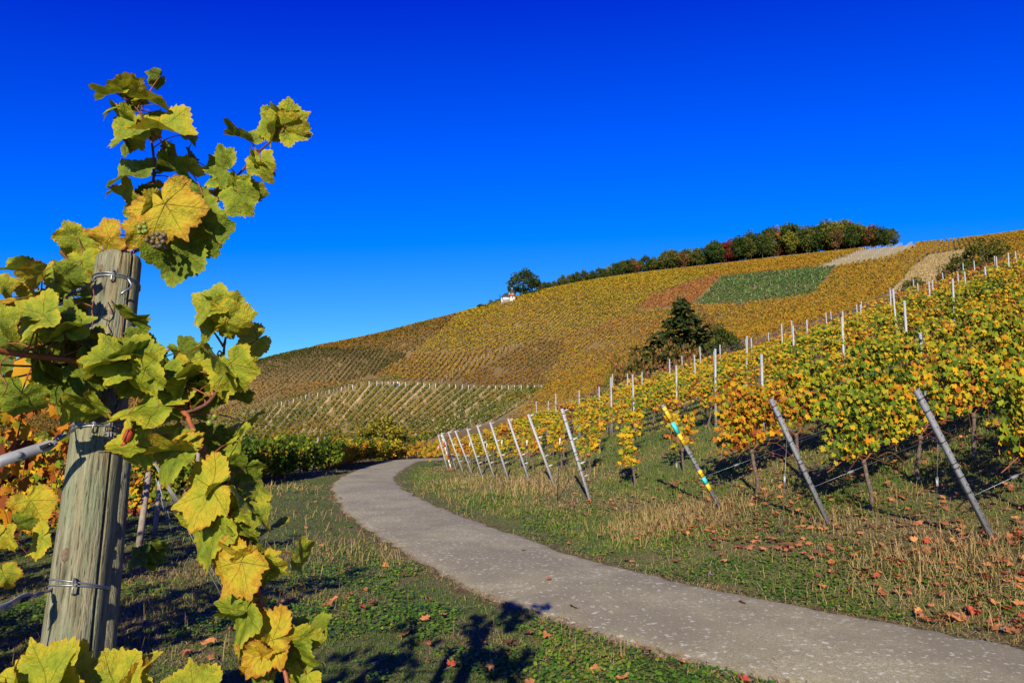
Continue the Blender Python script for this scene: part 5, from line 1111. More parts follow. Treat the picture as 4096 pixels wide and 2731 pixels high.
# leaf list: view, junction x y, tip x y, depth, yellow 0-1, brown 0-1, tilt about the midrib, shape, shoot
LV = [(1, 415, 190, 262, 205, 1.73, .45, .5, 35, 4, 1), (1, 470, 160, 600, 95, 1.75, .70, .5, 62, 6, 1), (1, 490, 240, 290, 262, 1.78, .25, .4, 35, 2, 1), (1, 535, 430, 330, 505, 1.74, .42, .6, 15, 0, 1), (1, 500, 400, 300, 330, 1.77, .55, .5, 40, 3, 1),
      (1, 595, 230, 785, 240, 1.74, .60, .7, 52, 7, 1), (1, 665, 410, 920, 425, 1.72, .60, .5, 28, 1, 1), (1, 640, 400, 570, 330, 1.75, .5, .5, 60, 2, 1), (1, 552, 685, 330, 745, 1.76, .18, .3, 25, 0, 1), (1, 735, 652, 870, 715, 1.79, .28, .4, -50, 4, 1),
      (1, 870, 600, 838, 508, 1.83, .05, .3, 55, 5, 2), (1, 1085, 660, 905, 585, 1.79, .28, .4, 12, 3, 2), (1, 1060, 650, 980, 560, 1.80, .30, .4, -20, 6, 2), (1, 860, 650, 945, 720, 1.82, .62, .6, 40, 2, 2), (1, 880, 822, 700, 752, 1.80, .22, .3, 32, 0, 2),
      (1, 630, 800, 478, 838, 1.83, .82, .5, 25, 6, 1), (1, 525, 900, 398, 764, 1.78, .45, .9, 70, 4, 1), (1, 620, 890, 455, 955, 1.85, .30, .4, 22, 1, 1), (1, 725, 888, 855, 1115, 1.70, .88, .75, -8, 6, 1), (1, 700, 890, 672, 1075, 1.73, .62, .5, 48, 3, 1),
      (1, 900, 1000, 1035, 1235, 1.76, .20, .4, -12, 0, 2), (1, 930, 1000, 1095, 1075, 1.78, .30, .4, 45, 7, 2), (1, 620, 1045, 625, 1232, 1.79, .85, .8, 10, 3, 0), (1, 800, 1150, 765, 1420, 1.77, .20, .35, 8, 1, 2), (1, 845, 1190, 925, 1320, 1.80, .45, .4, -30, 2, 2),
      (1, 375, 1095, 218, 1080, 1.80, .95, .6, 15, 5, 0), (1, 330, 1180, 262, 1425, 2.02, .88, .5, -10, 0, 0), (1, 1235, 480, 1068, 405, 1.79, .35, .6, 45, 4, 2), (1, 1440, 385, 1310, 275, 1.76, .35, .5, 25, 1, 2), (1, 1480, 390, 1645, 300, 1.74, .52, .5, 10, 6, 2),
      (1, 1465, 395, 1600, 462, 1.73, .72, .5, 40, 2, 2), (1, 1420, 400, 1360, 536, 1.75, .58, .5, 35, 4, 2), (1, 1300, 630, 1250, 530, 1.78, .5, .5, 60, 7, 2), (1, 1320, 610, 1345, 750, 1.77, .58, .7, -20, 3, 2), (1, 1320, 640, 1420, 700, 1.79, .5, .4, 40, 1, 2), (1, 1150, 825, 1082, 738, 1.81, .3, .3, 62, 4, 2),
      (1, 1185, 815, 1268, 975, 1.78, .38, .3, 10, 0, 2), (1, 1180, 800, 1350, 860, 1.80, .45, .3, 48, 2, 2), (1, 1480, 330, 1520, 235, 1.76, .5, .5, 30, 5, 2), (1, 1500, 340, 1640, 375, 1.77, .28, .5, 42, 1, 2),
      # left of the post, upper
      (2, 240, 200, 68, 205, 1.62, .50, .5, 20, 6, 0), (2, 300, 150, 172, 262, 1.58, .8, .5, 55, 4, 0), (2, 400, 222, 312, 145, 1.66, .45, .4, 25, 3, 0), (2, 425, 190, 590, 205, 1.72, .2, .4, 30, 2, 0), (2, 340, 330, 235, 265, 1.68, .4, .4, 15, 0, 0), (2, 440, 270, 605, 300, 1.75, .2, .3, 22, 1, 0),
      (2, -10, 220, 65, 312, 1.55, .6, .8, 25, 3, 0), (2, 0, 345, 200, 335, 1.52, .95, .95, 62, 4, 0), (2, 115, 280, 205, 345, 1.60, .85, .6, 30, 2, 0), (2, 300, 445, 70, 590, 1.40, .52, .35, 12, 0, 4), (2, -60, 470, 95, 565, 1.34, .50, .4, 20, 3, 4), (2, 300, 420, 90, 400, 1.42, .42, .4, 40, 2, 4),
      (2, 440, 572, 640, 450, 1.44, .35, .4, 30, 1, 4), (2, 440, 570, 320, 430, 1.43, .42, .5, 28, 6, 4), (2, 480, 480, 585, 562, 1.52, .12, .3, 25, 0, 4), (2, 470, 600, 130, 660, 1.55, .10, .3, -35, 2, 4), (2, 430, 760, 60, 960, 1.60, .08, .3, -25, 0, 4), (2, 410, 790, 290, 960, 1.62, .15, .3, -15, 3, 4), (2, 560, 640, 610, 690, 1.58, .2, .3, 20, 1, 4),
      (2, 220, 640, 340, 690, 1.50, .35, .3, 30, 6, 4), (2, 60, 640, -60, 720, 1.48, .15, .3, 20, 5, 4), (2, 60, 780, -60, 900, 1.56, .12, .3, -20, 1, 4),
      # across and right of the post
      (2, 890, 768, 672, 585, 1.46, .42, .4, 18, 6, 4), (2, 892, 766, 1045, 632, 1.47, .22, .4, 40, 4, 4), (2, 850, 742, 575, 800, 1.44, .55, .3, 58, 2, 4), (2, 725, 682, 630, 605, 1.50, .15, .3, 30, 0, 4), (2, 1000, 720, 1098, 742, 1.55, .6, .9, 40, 3, 4), (2, 860, 770, 700, 690, 1.49, .5, .6, 45, 5, 4),
      (2, 1130, 872, 1292, 868, 1.47, .34, .3, 30, 1, 4), (2, 1120, 870, 1160, 745, 1.49, .30, .3, 45, 4, 4), (2, 1290, 940, 1392, 738, 1.50, .5, .3, 58, 7, 5), (2, 1040, 868, 945, 1000, 1.46, .5, .4, 25, 3, 4), (2, 1012, 832, 1082, 1036, 1.44, .48, .4, 18, 6, 4), (2, 1110, 1080, 745, 1080, 1.47, .50, .4, 30, 0, 4), (2, 1130, 990, 1250, 1050, 1.52, .12, .3, 25, 2, 4),
      (2, 1455, 990, 1280, 980, 1.53, .12, .3, 30, 1, 5), (2, 1500, 880, 1368, 892, 1.55, .62, .7, 35, 3, 5), (2, 1500, 725, 1625, 930, 1.47, .50, .4, 45, 4, 5), (2, 1605, 790, 1690, 995, 1.48, .55, .3, -5, 0, 5), (2, 1540, 880, 1602, 1068, 1.51, .62, .5, 20, 6, 5), (2, 1540, 920, 1480, 1060, 1.54, .15, .3, 25, 2, 5),
      (2, 1500, 372, 1300, 500, 1.46, .45, .3, 18, 0, 5), (2, 1590, 455, 1500, 340, 1.48, .50, .3, 40, 1, 5), (2, 1590, 402, 1742, 378, 1.46, .55, .3, 25, 6, 5), (2, 1572, 490, 1430, 512, 1.45, .52, .3, 35, 3, 5), (2, 1570, 502, 1770, 470, 1.44, .65, .3, 28, 2, 5), (2, 1480, 572, 1312, 678, 1.47, .40, .95, 15, 4, 6), (2, 1420, 782, 1370, 712, 1.55, .1, .3, 30, 5, 5), (2, 1480, 380, 1380, 330, 1.47, .5, .3, 30, 1, 5),
      (2, 1290, 1120, 1190, 1100, 1.53, .7, .95, 35, 3, 4), (2, 1262, 1390, 1012, 1378, 1.40, .75, .8, 58, 4, 4), (2, 1255, 1390, 1030, 1560, 1.42, .30, .5, 30, 2, 4), (2, 1250, 1330, 1340, 1240, 1.46, .28, .5, 30, 1, 4), (2, 950, 1390, 1002, 1550, 1.55, .48, .4, 15, 6, 4), (2, 960, 1172, 990, 1262, 1.52, .15, .3, 20, 0, 4), (2, 1200, 1100, 1160, 1200, 1.5, .3, .4, 20, 5, 4),
      # hanging shoot, lower right
      (3, 1355, 325, 1090, 460, 1.40, .72, .65, 8, 6, 4), (3, 1360, 325, 1450, 240, 1.40, .58, .4, 40, 1, 4), (3, 1365, 545, 1160, 805, 1.41, .42, .7, 12, 0, 4), (3, 1370, 548, 1505, 600, 1.45, .08, .3, -20, 2, 4), (3, 1530, 362, 1620, 520, 1.40, .48, .6, 40, 4, 4), (3, 1600, 480, 1740, 530, 1.41, .50, .4, 35, 3, 4), (3, 1522, 560, 1650, 628, 1.40, .42, .4, 30, 1, 4), (3, 1500, 420, 1530, 320, 1.43, .2, .5, 45, 5, 4),
      (3, 1545, 792, 1425, 1025, 1.36, .90, .65, 4, 6, 4), (3, 1540, 790, 1318, 745, 1.38, .80, .8, 35, 3, 4), (3, 1548, 788, 1655, 725, 1.37, .82, .7, 50, 2, 4), (3, 1700, 830, 1640, 950, 1.40, .15, .4, 20, 0, 4), (3, 1710, 822, 1838, 888, 1.38, .60, .6, 25, 6, 4), (3, 1722, 780, 1790, 722, 1.39, .75, .7, 30, 1, 4),
      (3, 1567, 1110, 1400, 1390, 1.37, .42, .6, 22, 0, 4), (3, 1572, 1110, 1710, 1105, 1.39, .40, .3, 40, 2, 4), (3, 1560, 1105, 1350, 1130, 1.40, .35, .4, 45, 4, 4), (3, 1745, 1290, 1495, 1358, 1.34, .88, .8, 12, 6, 4), (3, 1747, 1300, 1888, 1232, 1.34, .85, .8, 28, 3, 4), (3, 1750, 1302, 1762, 1478, 1.35, .80, .7, 25, 1, 4), (3, 1880, 1350, 1950, 1560, 1.36, .35, .4, 12, 0, 4), (3, 1890, 1300, 2058, 1330, 1.37, .55, .4, 25, 2, 4), (3, 1700, 1420, 1515, 1540, 1.33, .92, .9, 30, 5, 4), (3, 1690, 1560, 1600, 1600, 1.35, .3, .4, 20, 3, 4),
      # big soft leaves along the bottom edge
      (3, 300, 1590, 180, 1290, 1.16, .58, .5, -10, 6, 7), (3, 380, 1590, 535, 1318, 1.17, .62, .6, 55, 4, 7), (3, 740, 1600, 640, 1350, 1.20, .60, .4, 8, 0, 7), (3, 790, 1590, 900, 1370, 1.21, .60, .4, 20, 3, 7), (3, 850, 1600, 985, 1450, 1.22, .85, .6, 60, 2, 7), (3, 1240, 1640, 1190, 1420, 1.24, .58, .4, 10, 6, 7), (3, 1200, 1640, 1080, 1500, 1.24, .62, .4, 30, 0, 7), (3, 1330, 1640, 1400, 1500, 1.25, .55, .4, 20, 1, 7), (3, 100, 1640, 20, 1400, 1.17, .7, .9, 30, 3, 7), (3, 60, 1660, -40, 1560, 1.15, .8, .9, 20, 1, 7),
      # low leaves left of and behind the post
      (3, 45, 610, 62, 745, 1.62, .75, .5, 10, 0, 4), (3, 270, 640, 165, 755, 1.66, .65, .6, 12, 6, 4), (3, 120, 545, 220, 590, 1.7, .2, .3, 25, 2, 4), (3, 20, 860, 60, 970, 1.6, .6, .95, 15, 3, 4), (3, 200, 400, 290, 540, 1.75, .8, .6, 15, 1, 4)]
petioles = []
def add_leaf(rec, parent, origin, shoots):
    c, jx, jy, tx, ty, d, ye, br, tilt, shp, sh = rec
    J = CP(c, jx, jy, d); T = CP(c, tx, ty, d); ax = T - J; L = np.linalg.norm(ax); ax /= L
    hsh = (jx * 7 + ty * 13 + jy * 3) % 100 / 100; tl = rad(tilt * 1.25 + 10) * (1 if (shp % 2 == 0) else -1); dip = -.3 + 1.5 * hsh
    ax = ax - CB * dip * .4; ax /= np.linalg.norm(ax)
    n0 = CB + CY * .25; n0 = n0 - ax * (n0 @ ax); n0 /= np.linalg.norm(n0); x0 = np.cross(ax, n0)
    nn_ = n0 * math.cos(tl) + x0 * math.sin(tl); xx = np.cross(ax, nn_)
    Lk = L * (.94 if (c == 1 and sh == 2) else 1.02 if c == 1 else 1.03)
    M = np.eye(4); M[:3, 0] = xx * Lk; M[:3, 1] = ax * Lk; M[:3, 2] = nn_ * Lk; M[:3, 3] = J - origin
    o = put('leaf', BIGL[shp], parent, M=M); o.color = (ye, br, 0, 1)
    if shoots is not None:
        q = SHOOTS[shoots[sh].name][1]; k = np.argmin(((q - J)**2).sum(1) + (q[:, 2] > J[2] + .05) * .002); A_ = q[k]
        dd_ = np.linalg.norm(A_ - J)
        if dd_ < .30: petioles.append(tube(catmull(np.array([A_, (A_ + J) / 2 + np.array([0, .0, .010]), J + ax * .004]), 8) - origin, np.linspace(.0020, .0014, 8), 5))
for rec in LV: add_leaf(rec, vine_root, VO, SH)
rl = np.random.default_rng(77)
def fill_leaves(sh_i, t0, t1, n, back, sz, ye):
    q = SHOOTS[SH[sh_i].name][1]
    for i in range(n):
        k = int(rl.uniform(t0, t1) * (len(q) - 1)); J = q[k] + CX * rl.normal(0, .05) + CY * rl.normal(0, .05) - CB * rl.uniform(*back); ax = CX * rl.normal(0, 1) + CY * rl.normal(-.5, .7) + CB * rl.normal(0, .7); ax /= np.linalg.norm(ax)
        nn_ = CB * rl.uniform(.2, 1) + CY * rl.normal(.3, .6) + CX * rl.normal(0, .6); xx = np.cross(ax, nn_); xx /= np.linalg.norm(xx); nn_ = np.cross(xx, ax); L = rl.uniform(*sz); M = np.eye(4); M[:3, 0] = xx * L; M[:3, 1] = ax * L; M[:3, 2] = nn_ * L; M[:3, 3] = J - VO
        o = put('leaf', BIGL[rl.integers(0, 8)], vine_root, M=M); o.color = (float(np.clip(rl.normal(ye, .2), 0, 1)), float(rl.uniform(.2, .9)), 0, 1)
        A_ = q[k]; petioles.append(tube(catmull(np.array([A_, (A_ + J) / 2 + CY * .01, J]), 8) - VO, np.linspace(.0019, .0013, 8), 5))
fill_leaves(4, .02, .30, 26, (-.02, .22), (.05, .085), .35); fill_leaves(0, .0, .45, 16, (.0, .16), (.045, .08), .4); fill_leaves(4, .30, .55, 12, (.02, .14), (.045, .08), .35); fill_leaves(4, .6, .98, 14, (.0, .10), (.04, .07), .5)
fill_leaves(1, .05, .98, 13, (.0, .08), (.03, .055), .35); fill_leaves(2, .35, .98, 6, (.0, .06), (.025, .045), .4); fill_leaves(5, .1, .95, 9, (.0, .08), (.03, .06), .4)
for pt_ in petioles: put('petiole', mesh('petiole', *pt_, M_cane, True), vine_root)
# tendrils
for pts_ in ([(2, 230, 655, 1.43), (2, 90, 730, 1.41), (2, 20, 760, 1.40), (2, 0, 860, 1.40), (2, 50, 940, 1.40), (2, 20, 1010, 1.41)], [(2, 650, 270, 1.72), (2, 655, 330, 1.70), (2, 640, 420, 1.70), (2, 650, 480, 1.69), (2, 635, 560, 1.69)], [(2, 640, 390, 1.70), (2, 560, 360, 1.70), (2, 480, 345, 1.70)], [(2, 965, 1020, 1.46), (2, 920, 1110, 1.45), (2, 850, 1165, 1.45), (2, 815, 1190, 1.46), (2, 830, 1250, 1.47)],
             [(1, 525, 1170, 1.86), (1, 520, 1210, 1.85), (1, 490, 1230, 1.85), (1, 440, 1225, 1.86)], [(1, 615, 885, 1.80), (1, 575, 920, 1.78), (1, 560, 960, 1.78), (1, 565, 1000, 1.78)], [(1, 525, 900, 1.78), (1, 540, 950, 1.78), (1, 555, 1000, 1.78)]):
    tb = tube(catmull(np.array([CP(*q) for q in pts_]), 20) - VO, .0014, 5); put('tendril', mesh('tendril', tb[0], tb[1], M_cane, True), vine_root)
def berry(seed): 
    th = np.linspace(0, np.pi, 7); ph = np.linspace(0, 2 * np.pi, 10, endpoint=False)
    V = np.stack([np.sin(th)[:, None] * np.cos(ph)[None], np.sin(th)[:, None] * np.sin(ph)[None], np.cos(th)[:, None] + 0 * ph[None]], -1).reshape(-1, 3)
    I, J = np.meshgrid(np.arange(6), np.arange(10), indexing='ij'); k = (J + 1) % 10; return mesh('berry', V, np.stack([I * 10 + J, I * 10 + 10 + J, I * 10 + 10 + k, I * 10 + k], -1).reshape(-1, 4), M_berry_g, True)
BER = berry(0)
for nm, lst, mt in (('grape_cluster', [(1, 590, 1005), (1, 595, 1030), (1, 562, 1038), (1, 585, 1060), (1, 560, 1065), (1, 600, 1052)], M_berry_g), ('grape_cluster', [(1, 640 + 36 * (i % 3) + 14 * ((i // 3) % 2), 1075 + 26 * (i // 3)) for i in range(12)] + [(1, 685, 1155), (1, 610, 1110), (1, 715, 1085)], M_berry_b), ('grape_cluster', [(2, 1457, 1200), (2, 1490, 1165), (2, 1495, 1150)], M_berry_g)):
    d_ = 1.665 if lst[0][0] == 1 else 1.46; g0 = CP(*lst[0], d_); root = empty(nm, g0); root.parent = vine_root; root.location = g0 - VO
    for i, (c, x, y) in enumerate(lst):
        o = put('berry', BER, root, CP(c, x + random.gauss(0, 3), y + random.gauss(0, 3), d_ + random.uniform(-.012, .008)) - g0, mt); o.scale = (.0063 * random.uniform(.85, 1.1),) * 3
# ---- wooden post
m, nt, bs, out = newmat('post_wood'); tc = nt.nodes.new('ShaderNodeTexCoord'); mp_ = nt.nodes.new('ShaderNodeMapping'); mp_.inputs['Scale'].default_value = (1, 1, .09); nt.links.new(tc.outputs['Object'], mp_.inputs[0])
g1 = noise(nt, mp_.outputs[0], 75, 6, .75); g2 = noise(nt, mp_.outputs[0], 190, 3, .6); g3 = noise(nt, tc.outputs['Object'], 5, 3)
wd = ramp(nt, g1, [(.30, (.05, .045, .025)), (.42, (.15, .14, .08)), (.55, (.23, .22, .135)), (.72, (.33, .31, .20))])
wd = mixc(nt, ramp(nt, g3, [(.42, (0, 0, 0)), (.62, (.55, .55, .55))]), wd, (.17, .20, .115)); wd = mixc(nt, ramp(nt, noise(nt, mp_.outputs[0], 25, 2), [(.55, (0, 0, 0)), (.7, (.5, .5, .5))]), wd, (.34, .22, .10))
wd = mixc(nt, ramp(nt, g2, [(.33, (.85, .85, .85)), (.43, (0, 0, 0))]), wd, (.04, .032, .02))
nt.links.new(wd, bs.inputs['Base Color']); bs.inputs['Roughness'].default_value = .85; bs.inputs['Specular IOR Level'].default_value = .2; bump(nt, bs, mth(nt, 'ADD', mth(nt, 'MULTIPLY', g1, .7), g2), 1.0, .006)
M_post = m
pt, pb = P(119, 262, 1.86), P(73, 640, 1.62); axis = (pb - pt) / np.linalg.norm(pb - pt); gz_ = float(H(pb[0], pb[1])); Lp = (pt[2] - gz_) / -axis[2]
base_p = pt + axis * Lp; post = empty('wooden_post', base_p); tag(post, 'thick weathered round wooden post with deep crack, wires and chain in the vine', 'post')
CBp = np.array([0, 0, CZ]) - (pt + pb) / 2; CBp /= np.linalg.norm(CBp); zax = -axis; xax = np.cross(CBp, zax); xax /= np.linalg.norm(xax); yax = np.cross(zax, xax); PF = np.array([xax, yax, zax])      # -y... faces away, x to the right
if yax @ CBp < 0: yax = -yax; xax = -xax; PF = np.array([xax, yax, zax])
def post_r(s): return np.interp(s, [0, Lp], [.071, .0555])
nz_, na_ = 60, 168; ss = np.linspace(-.35, Lp, nz_); an = np.linspace(0, 2 * np.pi, na_, endpoint=False); rr2 = np.random.default_rng(3)
crack_a = math.atan2(.80, -.60)                                     # a bit right of the side that faces the camera
Vp = []
for s in ss:
    wob = 1 + .02 * np.sin(2 * an + s * 1.3) + .012 * np.sin(5 * an + s * 3.1); ca = crack_a + .06 * math.sin(s * 2.4)
    cr = np.exp(-((np.angle(np.exp(1j * (an - ca)))) / .032)**2) * .34; cr2 = np.exp(-((np.angle(np.exp(1j * (an - ca - .75 - .05 * math.sin(5 * s))))) / .022)**2) * .07; cr3 = np.exp(-((np.angle(np.exp(1j * (an - ca + .55 - .08 * math.sin(3 * s))))) / .02)**2) * .07 * (math.sin(s * 4) > -.4)
    r_s = post_r(s) * wob * (1 - cr * (.4 + .6 * (s > Lp * .25)) - cr2 - cr3); Vp.append(np.stack([np.cos(an) * r_s, np.sin(an) * r_s, np.full(na_, s)], 1))
for dz, sc2 in ((.012, .93), (.019, .78), (.022, .45)): Vp.append(Vp[nz_ - 1] * np.array([sc2, sc2, 1]) + [0, 0, dz + 0])
Vp = np.concatenate(Vp); nrg = nz_ + 3; I, J = np.meshgrid(np.arange(nrg - 1), np.arange(na_), indexing='ij'); K_ = (J + 1) % na_
Qp = np.stack([I * na_ + J, I * na_ + K_, (I + 1) * na_ + K_, (I + 1) * na_ + J], -1).reshape(-1, 4); Vp = np.concatenate([Vp, [[0, 0, Lp + .021]]]); jj = np.arange(na_); Tp = np.stack([np.full(na_, len(Vp) - 1), (nrg - 1) * na_ + jj, (nrg - 1) * na_ + (jj + 1) % na_], 1)
def pw(V): return np.asarray(V) @ PF                                # post frame to world offset
R4 = np.eye(4); R4[:3, :3] = PF.T
shaft = put('shaft', mesh('shaft', Vp, [Qp, Tp], M_post, True), post, M=R4)
def s_at(c, x, y):                                                   # height along the post for a reading on its face
    u, v = CR(c, x, y); k = np.array([proj(pt + axis * t)[1] for t in np.linspace(0, Lp, 400)]); return Lp - np.interp(v, k, np.linspace(0, Lp, 400))
for (c, x, y, sz) in ((3, 445, 755, .012), (2, 775, 480, .008), (2, 705, 180, .008)):
    s = s_at(c, x, y); u, v = CR(c, x, y); pc = proj(base_p + zax * s); ofx = -(u - pc[0]) / FPX * 1.68; r_s = post_r(s); yy_ = math.sqrt(max(r_s**2 - ofx**2, 1e-6))
    kn = ngon(0, -.004, .0028, 1, .8, 14); V = kn[0] * np.array([sz, sz * 1.5, 1]); A3 = np.array([[1, 0, 0], [0, 0, 1], [ofx / r_s, yy_ / r_s, 0]]); o = put('knot', mesh('knot', V @ A3 + np.array([ofx, yy_ - .001, s]), kn[1], simple('knot_wood', (.20, .14, .08), .85, 0, .5, 120, .002), True), post, M=R4)
def wrap(s, tilt, turns=2, bracket=None, wirepts=None):
    r_s = post_r(s) * 1.035
    for i in range(turns):
        nrm_ = np.array([tilt * (1 if i else .6), .05 * (i - .5), 1.0]); put('wire_wrap', mesh('wire_wrap', *ring((0, 0, s + .010 * i), nrm_, r_s, .0021, 40, 6), M_wire), post, M=R4)
    st = tube(np.array([[.012, r_s, s - .016], [.012, r_s + .008, s - .012], [.012, r_s + .009, s + .014], [.012, r_s, s + .018]]), .0026, 6); put('staple', mesh('staple', st[0], st[1], M_wire, True), post, M=R4)
sA, sB, sC = s_at(2, 830, 245), s_at(2, 660, 1265), s_at(3, 470, 960)
for s, tl in ((sA, -.10), (sB, .02), (sC, -.22)): wrap(s, tl)
tw = tube(catmull(np.array([[-.025, .066, sA - .004], [-.035, .070, sA - .03], [-.022, .072, sA - .045], [-.012, .068, sA - .055]]), 12), .003, 6); put('wire_twist', mesh('wire_twist', tw[0], tw[1], M_wire, True), post, M=R4)
# chain of ring links hung on the face
sc0 = s_at(2, 800, 900); sc1 = s_at(2, 742, 1360); nlk = 7
for i in range(nlk):
    f = i / (nlk - 1); s = sc0 + (sc1 - sc0) * f; u, v = CR(2, 800 - 58 * f, 900 + 460 * f); pc = proj(base_p + zax * s); ofx = -(u - pc[0]) / FPX * 1.68; yy_ = math.sqrt(max(post_r(s)**2 - ofx**2, 1e-6)) + .006
    put('chain_link', mesh('chain_link', *ring((ofx, yy_, s), (0.1, 1, .1), .0125, .0022, 18, 6), M_galv), post, M=R4)
    if i < nlk - 1:
        for dx in (-.003, .003):
            tb = tube(np.array([[ofx + dx, yy_ + .004, s - .008], [ofx + dx - .001, yy_ + .005, s - .020], [ofx + dx - .001, yy_ + .003, s - .028]]), .0022, 6); put('chain_bar', mesh('chain_bar', tb[0], tb[1], M_galv, True), post, M=R4)
# strap tensioners with their wires, three heights
M_zincflat = simple('zinc_strap', (.33, .33, .335), .5, .2, .25, 30)
def strap(A_, B_, wid, s_wrap, label):
    A_, B_ = np.array(A_), np.array(B_); d = B_ - A_; L = np.linalg.norm(d); d /= L; nrm_ = CB - d * (CB @ d); nrm_ /= np.linalg.norm(nrm_); up = np.cross(nrm_, d); root = empty('wire_tensioner', A_); tag(root, label, 'wire tensioner', 'strap tensioners on the wooden post')
    prof = []
    n = 14
    for i in range(n + 1):
        t = i / n * L; ww = wid * (1 if i < n - 1 else .7 if i == n - 1 else .35); bow = .004 * math.sin(i / n * 6.0)
        prof.append((t, ww, bow))
    V = []
    for t, ww, bow in prof:
        for sy in (-1, 1):
            for sz in (-1, 1): V.append(d * t + up * sy * ww + nrm_ * (bow + sz * .0015))
    V = np.array(V); F = []
    for i in range(n):
        a, b = i * 4, i * 4 + 4
        if .70 < i / n < .90: pass
        F += [[a, b, b + 1, a + 1], [a + 2, a + 3, b + 3, b + 2], [a + 1, b + 1, b + 3, a + 3], [a, a + 2, b + 2, b]]
    F += [[0, 1, 3, 2], [n * 4, n * 4 + 2, n * 4 + 3, n * 4 + 1]]
    put('strap', mesh('strap', V, np.array(F), M_zincflat), root)
    sl = box(d * L * .80 + nrm_ * .0028, np.array([d, up, nrm_]), (L * .10, wid * .38, .0012)); put('slot', mesh('slot', *sl, M_black), root)
    bt = ring(d * L * .36 + nrm_ * .003, nrm_, .006, .003, 14, 6); hx_ = tube(np.array([d * L * .36, d * L * .36 + nrm_ * .009]), [.0085, .0075], 6); put('bolt', mesh('bolt', *merge([bt, hx_]), M_galv), root)
    e = d * L * .86; tgt = base_p + pw([post_r(s_wrap) * .85, post_r(s_wrap) * .5, s_wrap]) - A_
    for o_ in (-.004, .004):
        tb = tube(catmull(np.array([e + nrm_ * .004, e + (tgt - e) * .4 + up * (.003 + o_), e + (tgt - e) * .75 - up * .002, tgt + up * o_]), 16), .0021, 6); put('wire', mesh('wire', tb[0], tb[1], M_wire, True), root)
    for i in range(7):
        c = e + (tgt - e) * (.30 + .05 * i); put('wire_coil', mesh('wire_coil', *ring(c, tgt - e, .0036, .0016, 12, 5), M_wire), root)
    tb = tube(np.array([A_ * 0, -d * .5 - np.array([0, 0, .02])]), .0022, 5); put('row_wire', mesh('row_wire', tb[0], tb[1], M_wire), root)
strap(CP(2, 190, 392, 1.62), CP(2, 480, 340, 1.72), .0115, sA, 'grey strap tensioner wired to the top of the wooden post')
strap(CP(2, -30, 1480, 1.50), CP(2, 400, 1335, 1.58), .0120, sB, 'long grey strap tensioner with bolt at mid height of the wooden post')
strap(CP(3, -60, 1105, 1.42), CP(3, 205, 1010, 1.52), .0120, sC, 'low grey strap tensioner near the foot of the wooden post')
for pts_, mt in (([(2, -40, 795, 1.5), (2, 250, 806, 1.56), (2, 540, 780, 1.62)], M_wire_b), ([(2, -40, 920, 1.5), (2, 250, 850, 1.56), (2, 545, 775, 1.62)], M_wire_b)):
    q = catmull(np.array([CP(*p) for p in pts_]), 12); tb = tube(q, .0026, 6); o = put('row_wire', mesh('row_wire', tb[0], tb[1], mt, True)); tag(o, 'dark wire running into the vine left of the wooden post', 'wire', 'dark wires at the wooden post')
# red oval clip and the anchor tensioner right of the post
g0 = CP(2, 895, 1290, 1.52); root = empty('red_clip', g0); tag(root, 'small red plastic pod hanging on a twist beside the wooden post', 'clip')
pod = tube(np.array([[-.006, 0, -.016], [-.004, 0, -.010], [0, 0, 0], [.003, 0, .010], [.005, 0, .016]]), [.004, .0085, .0105, .0085, .004], 12); put('pod', mesh('pod', pod[0], pod[1], M_redplastic, True), root)
tb = tube(np.array([[-.012, 0, -.024], [-.004, -.002, -.012]]), [.006, .003], 8); put('tip', mesh('tip', tb[0], tb[1], M_redplastic, True), root)
tb = tube(catmull(np.array([[.004, 0, .015], [.012, .004, .03], [.020, .004, .05]]), 8), .002, 6); put('stem', mesh('stem', tb[0], tb[1], M_cane), root)
tb = tube(np.array([[-.004, -.0105, -.014], [.001, -.0115, 0], [.005, -.0100, .014]]), .0012, 5); put('seam', mesh('seam', tb[0], tb[1], M_cane_d), root)
g0 = CP(2, 1040, 1300, 1.70); root = empty('anchor_tensioner', g0); tag(root, 'folded grey steel anchor bracket right of the wooden post', 'bracket')
for dx, ang_, hw in ((0, .30, .016), (.018, .42, .010)):
    dirv = CX * math.sin(ang_) - CY * math.cos(ang_); up = np.cross(CB, dirv); bx = box(CX * dx - dirv * .01, np.array([dirv, up, CB]), (.075, hw, .0022)); put('plate', mesh('plate', *bx, M_zincflat if dx == 0 else M_galv), root)
put('bolt', mesh('bolt', *tube(np.array([CB * .002 - CY * .012, CB * .012 - CY * .012]), .012, 12), M_galv), root)
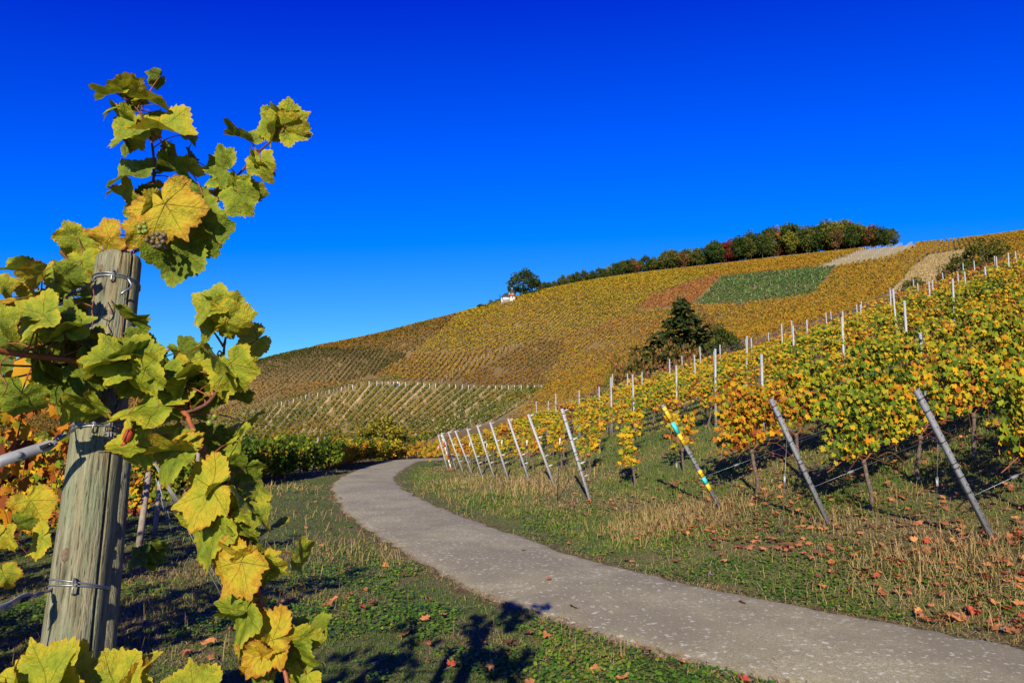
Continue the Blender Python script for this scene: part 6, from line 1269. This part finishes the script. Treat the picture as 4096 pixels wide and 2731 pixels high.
# anchor wires from the post head to the ground on the path side
ga = G(262, 668); top_a = base_p + zax * sA
for off_, nm in ((0.0, 0), (.05, 1), (.10, 2)):
    a_ = CP(2, 1060, 1440, 1.72); e_ = np.array([ga[0] + off_ * .8, ga[1] + off_, ga[2] - .05]); tb = tube(np.array([a_, (a_ + e_) / 2, e_]), .0032, 6); o = put('anchor_cable', mesh('anchor_cable', tb[0], tb[1], M_galv_w)); tag(o, 'slanting steel cable anchoring the wooden post to the grass', 'cable', 'anchor cables of the wooden post')
for (u0, v0, u1, v1) in ((158, 480, 173, 533), (156, 478, 170, 530), (160, 482, 172, 524)):
    g = G(u1, v1); tb = tube(np.array([P(u0, v0, g[1] - .2), g - [0, 0, .05]]), .005, 5); o = put('anchor_cable', mesh('anchor_cable', tb[0], tb[1], M_galv_w)); tag(o, 'slanting steel cable anchoring a farther stake of the left rows', 'cable', 'anchor cables of the left stakes')
# second, thinner brace post close behind
b1 = P(121, 416, 2.10); b0_ = P(98, 655, 1.95); ax2 = (b0_ - b1) / np.linalg.norm(b0_ - b1); g0 = b1 + ax2 * ((b1[2] - float(H(b0_[0], b0_[1]))) / -ax2[2]); o = wood_stake(g0, b1, .045, 'brown brace post standing directly behind the thick wooden post', 'wooden stakes of the left rows'); o.name = 'brace_post'; o['category'] = 'post'
del o['group']; o.data.materials[0] = M_post
# ---- green leaves of the low neighbouring shoot behind the post
low_root = empty('vine_sucker', gp(*P(150, 560, 3.0)[:2])); tag(low_root, 'low green vine shoot on the ground just behind the wooden posts', 'grapevine'); LO = np.array(low_root.location)
tb = tube(catmull(np.array([LO, CP(3, 720, 850, 2.9), CP(3, 900, 720, 2.95), CP(3, 1060, 680, 3.0)]), 20) - LO, .004, 6); put('shoot', mesh('shoot', tb[0], tb[1], M_cane, True), low_root)
for rec in [(3, 905, 760, 800, 800, 2.9, .15, .2, 20, 0, 0), (3, 930, 780, 960, 860, 2.92, .12, .2, 15, 2, 0), (3, 1000, 690, 1070, 740, 2.95, .2, .2, 25, 6, 0), (3, 1010, 680, 980, 640, 3.0, .25, .2, 30, 3, 0), (3, 960, 760, 1060, 790, 2.95, .15, .2, 20, 1, 0), (3, 720, 800, 760, 870, 2.7, .5, .3, 20, 0, 0), (3, 860, 720, 900, 690, 2.9, .2, .2, 30, 5, 0), (3, 740, 930, 780, 960, 2.8, .4, .4, 10, 1, 0)]: add_leaf(rec, low_root, LO, None)
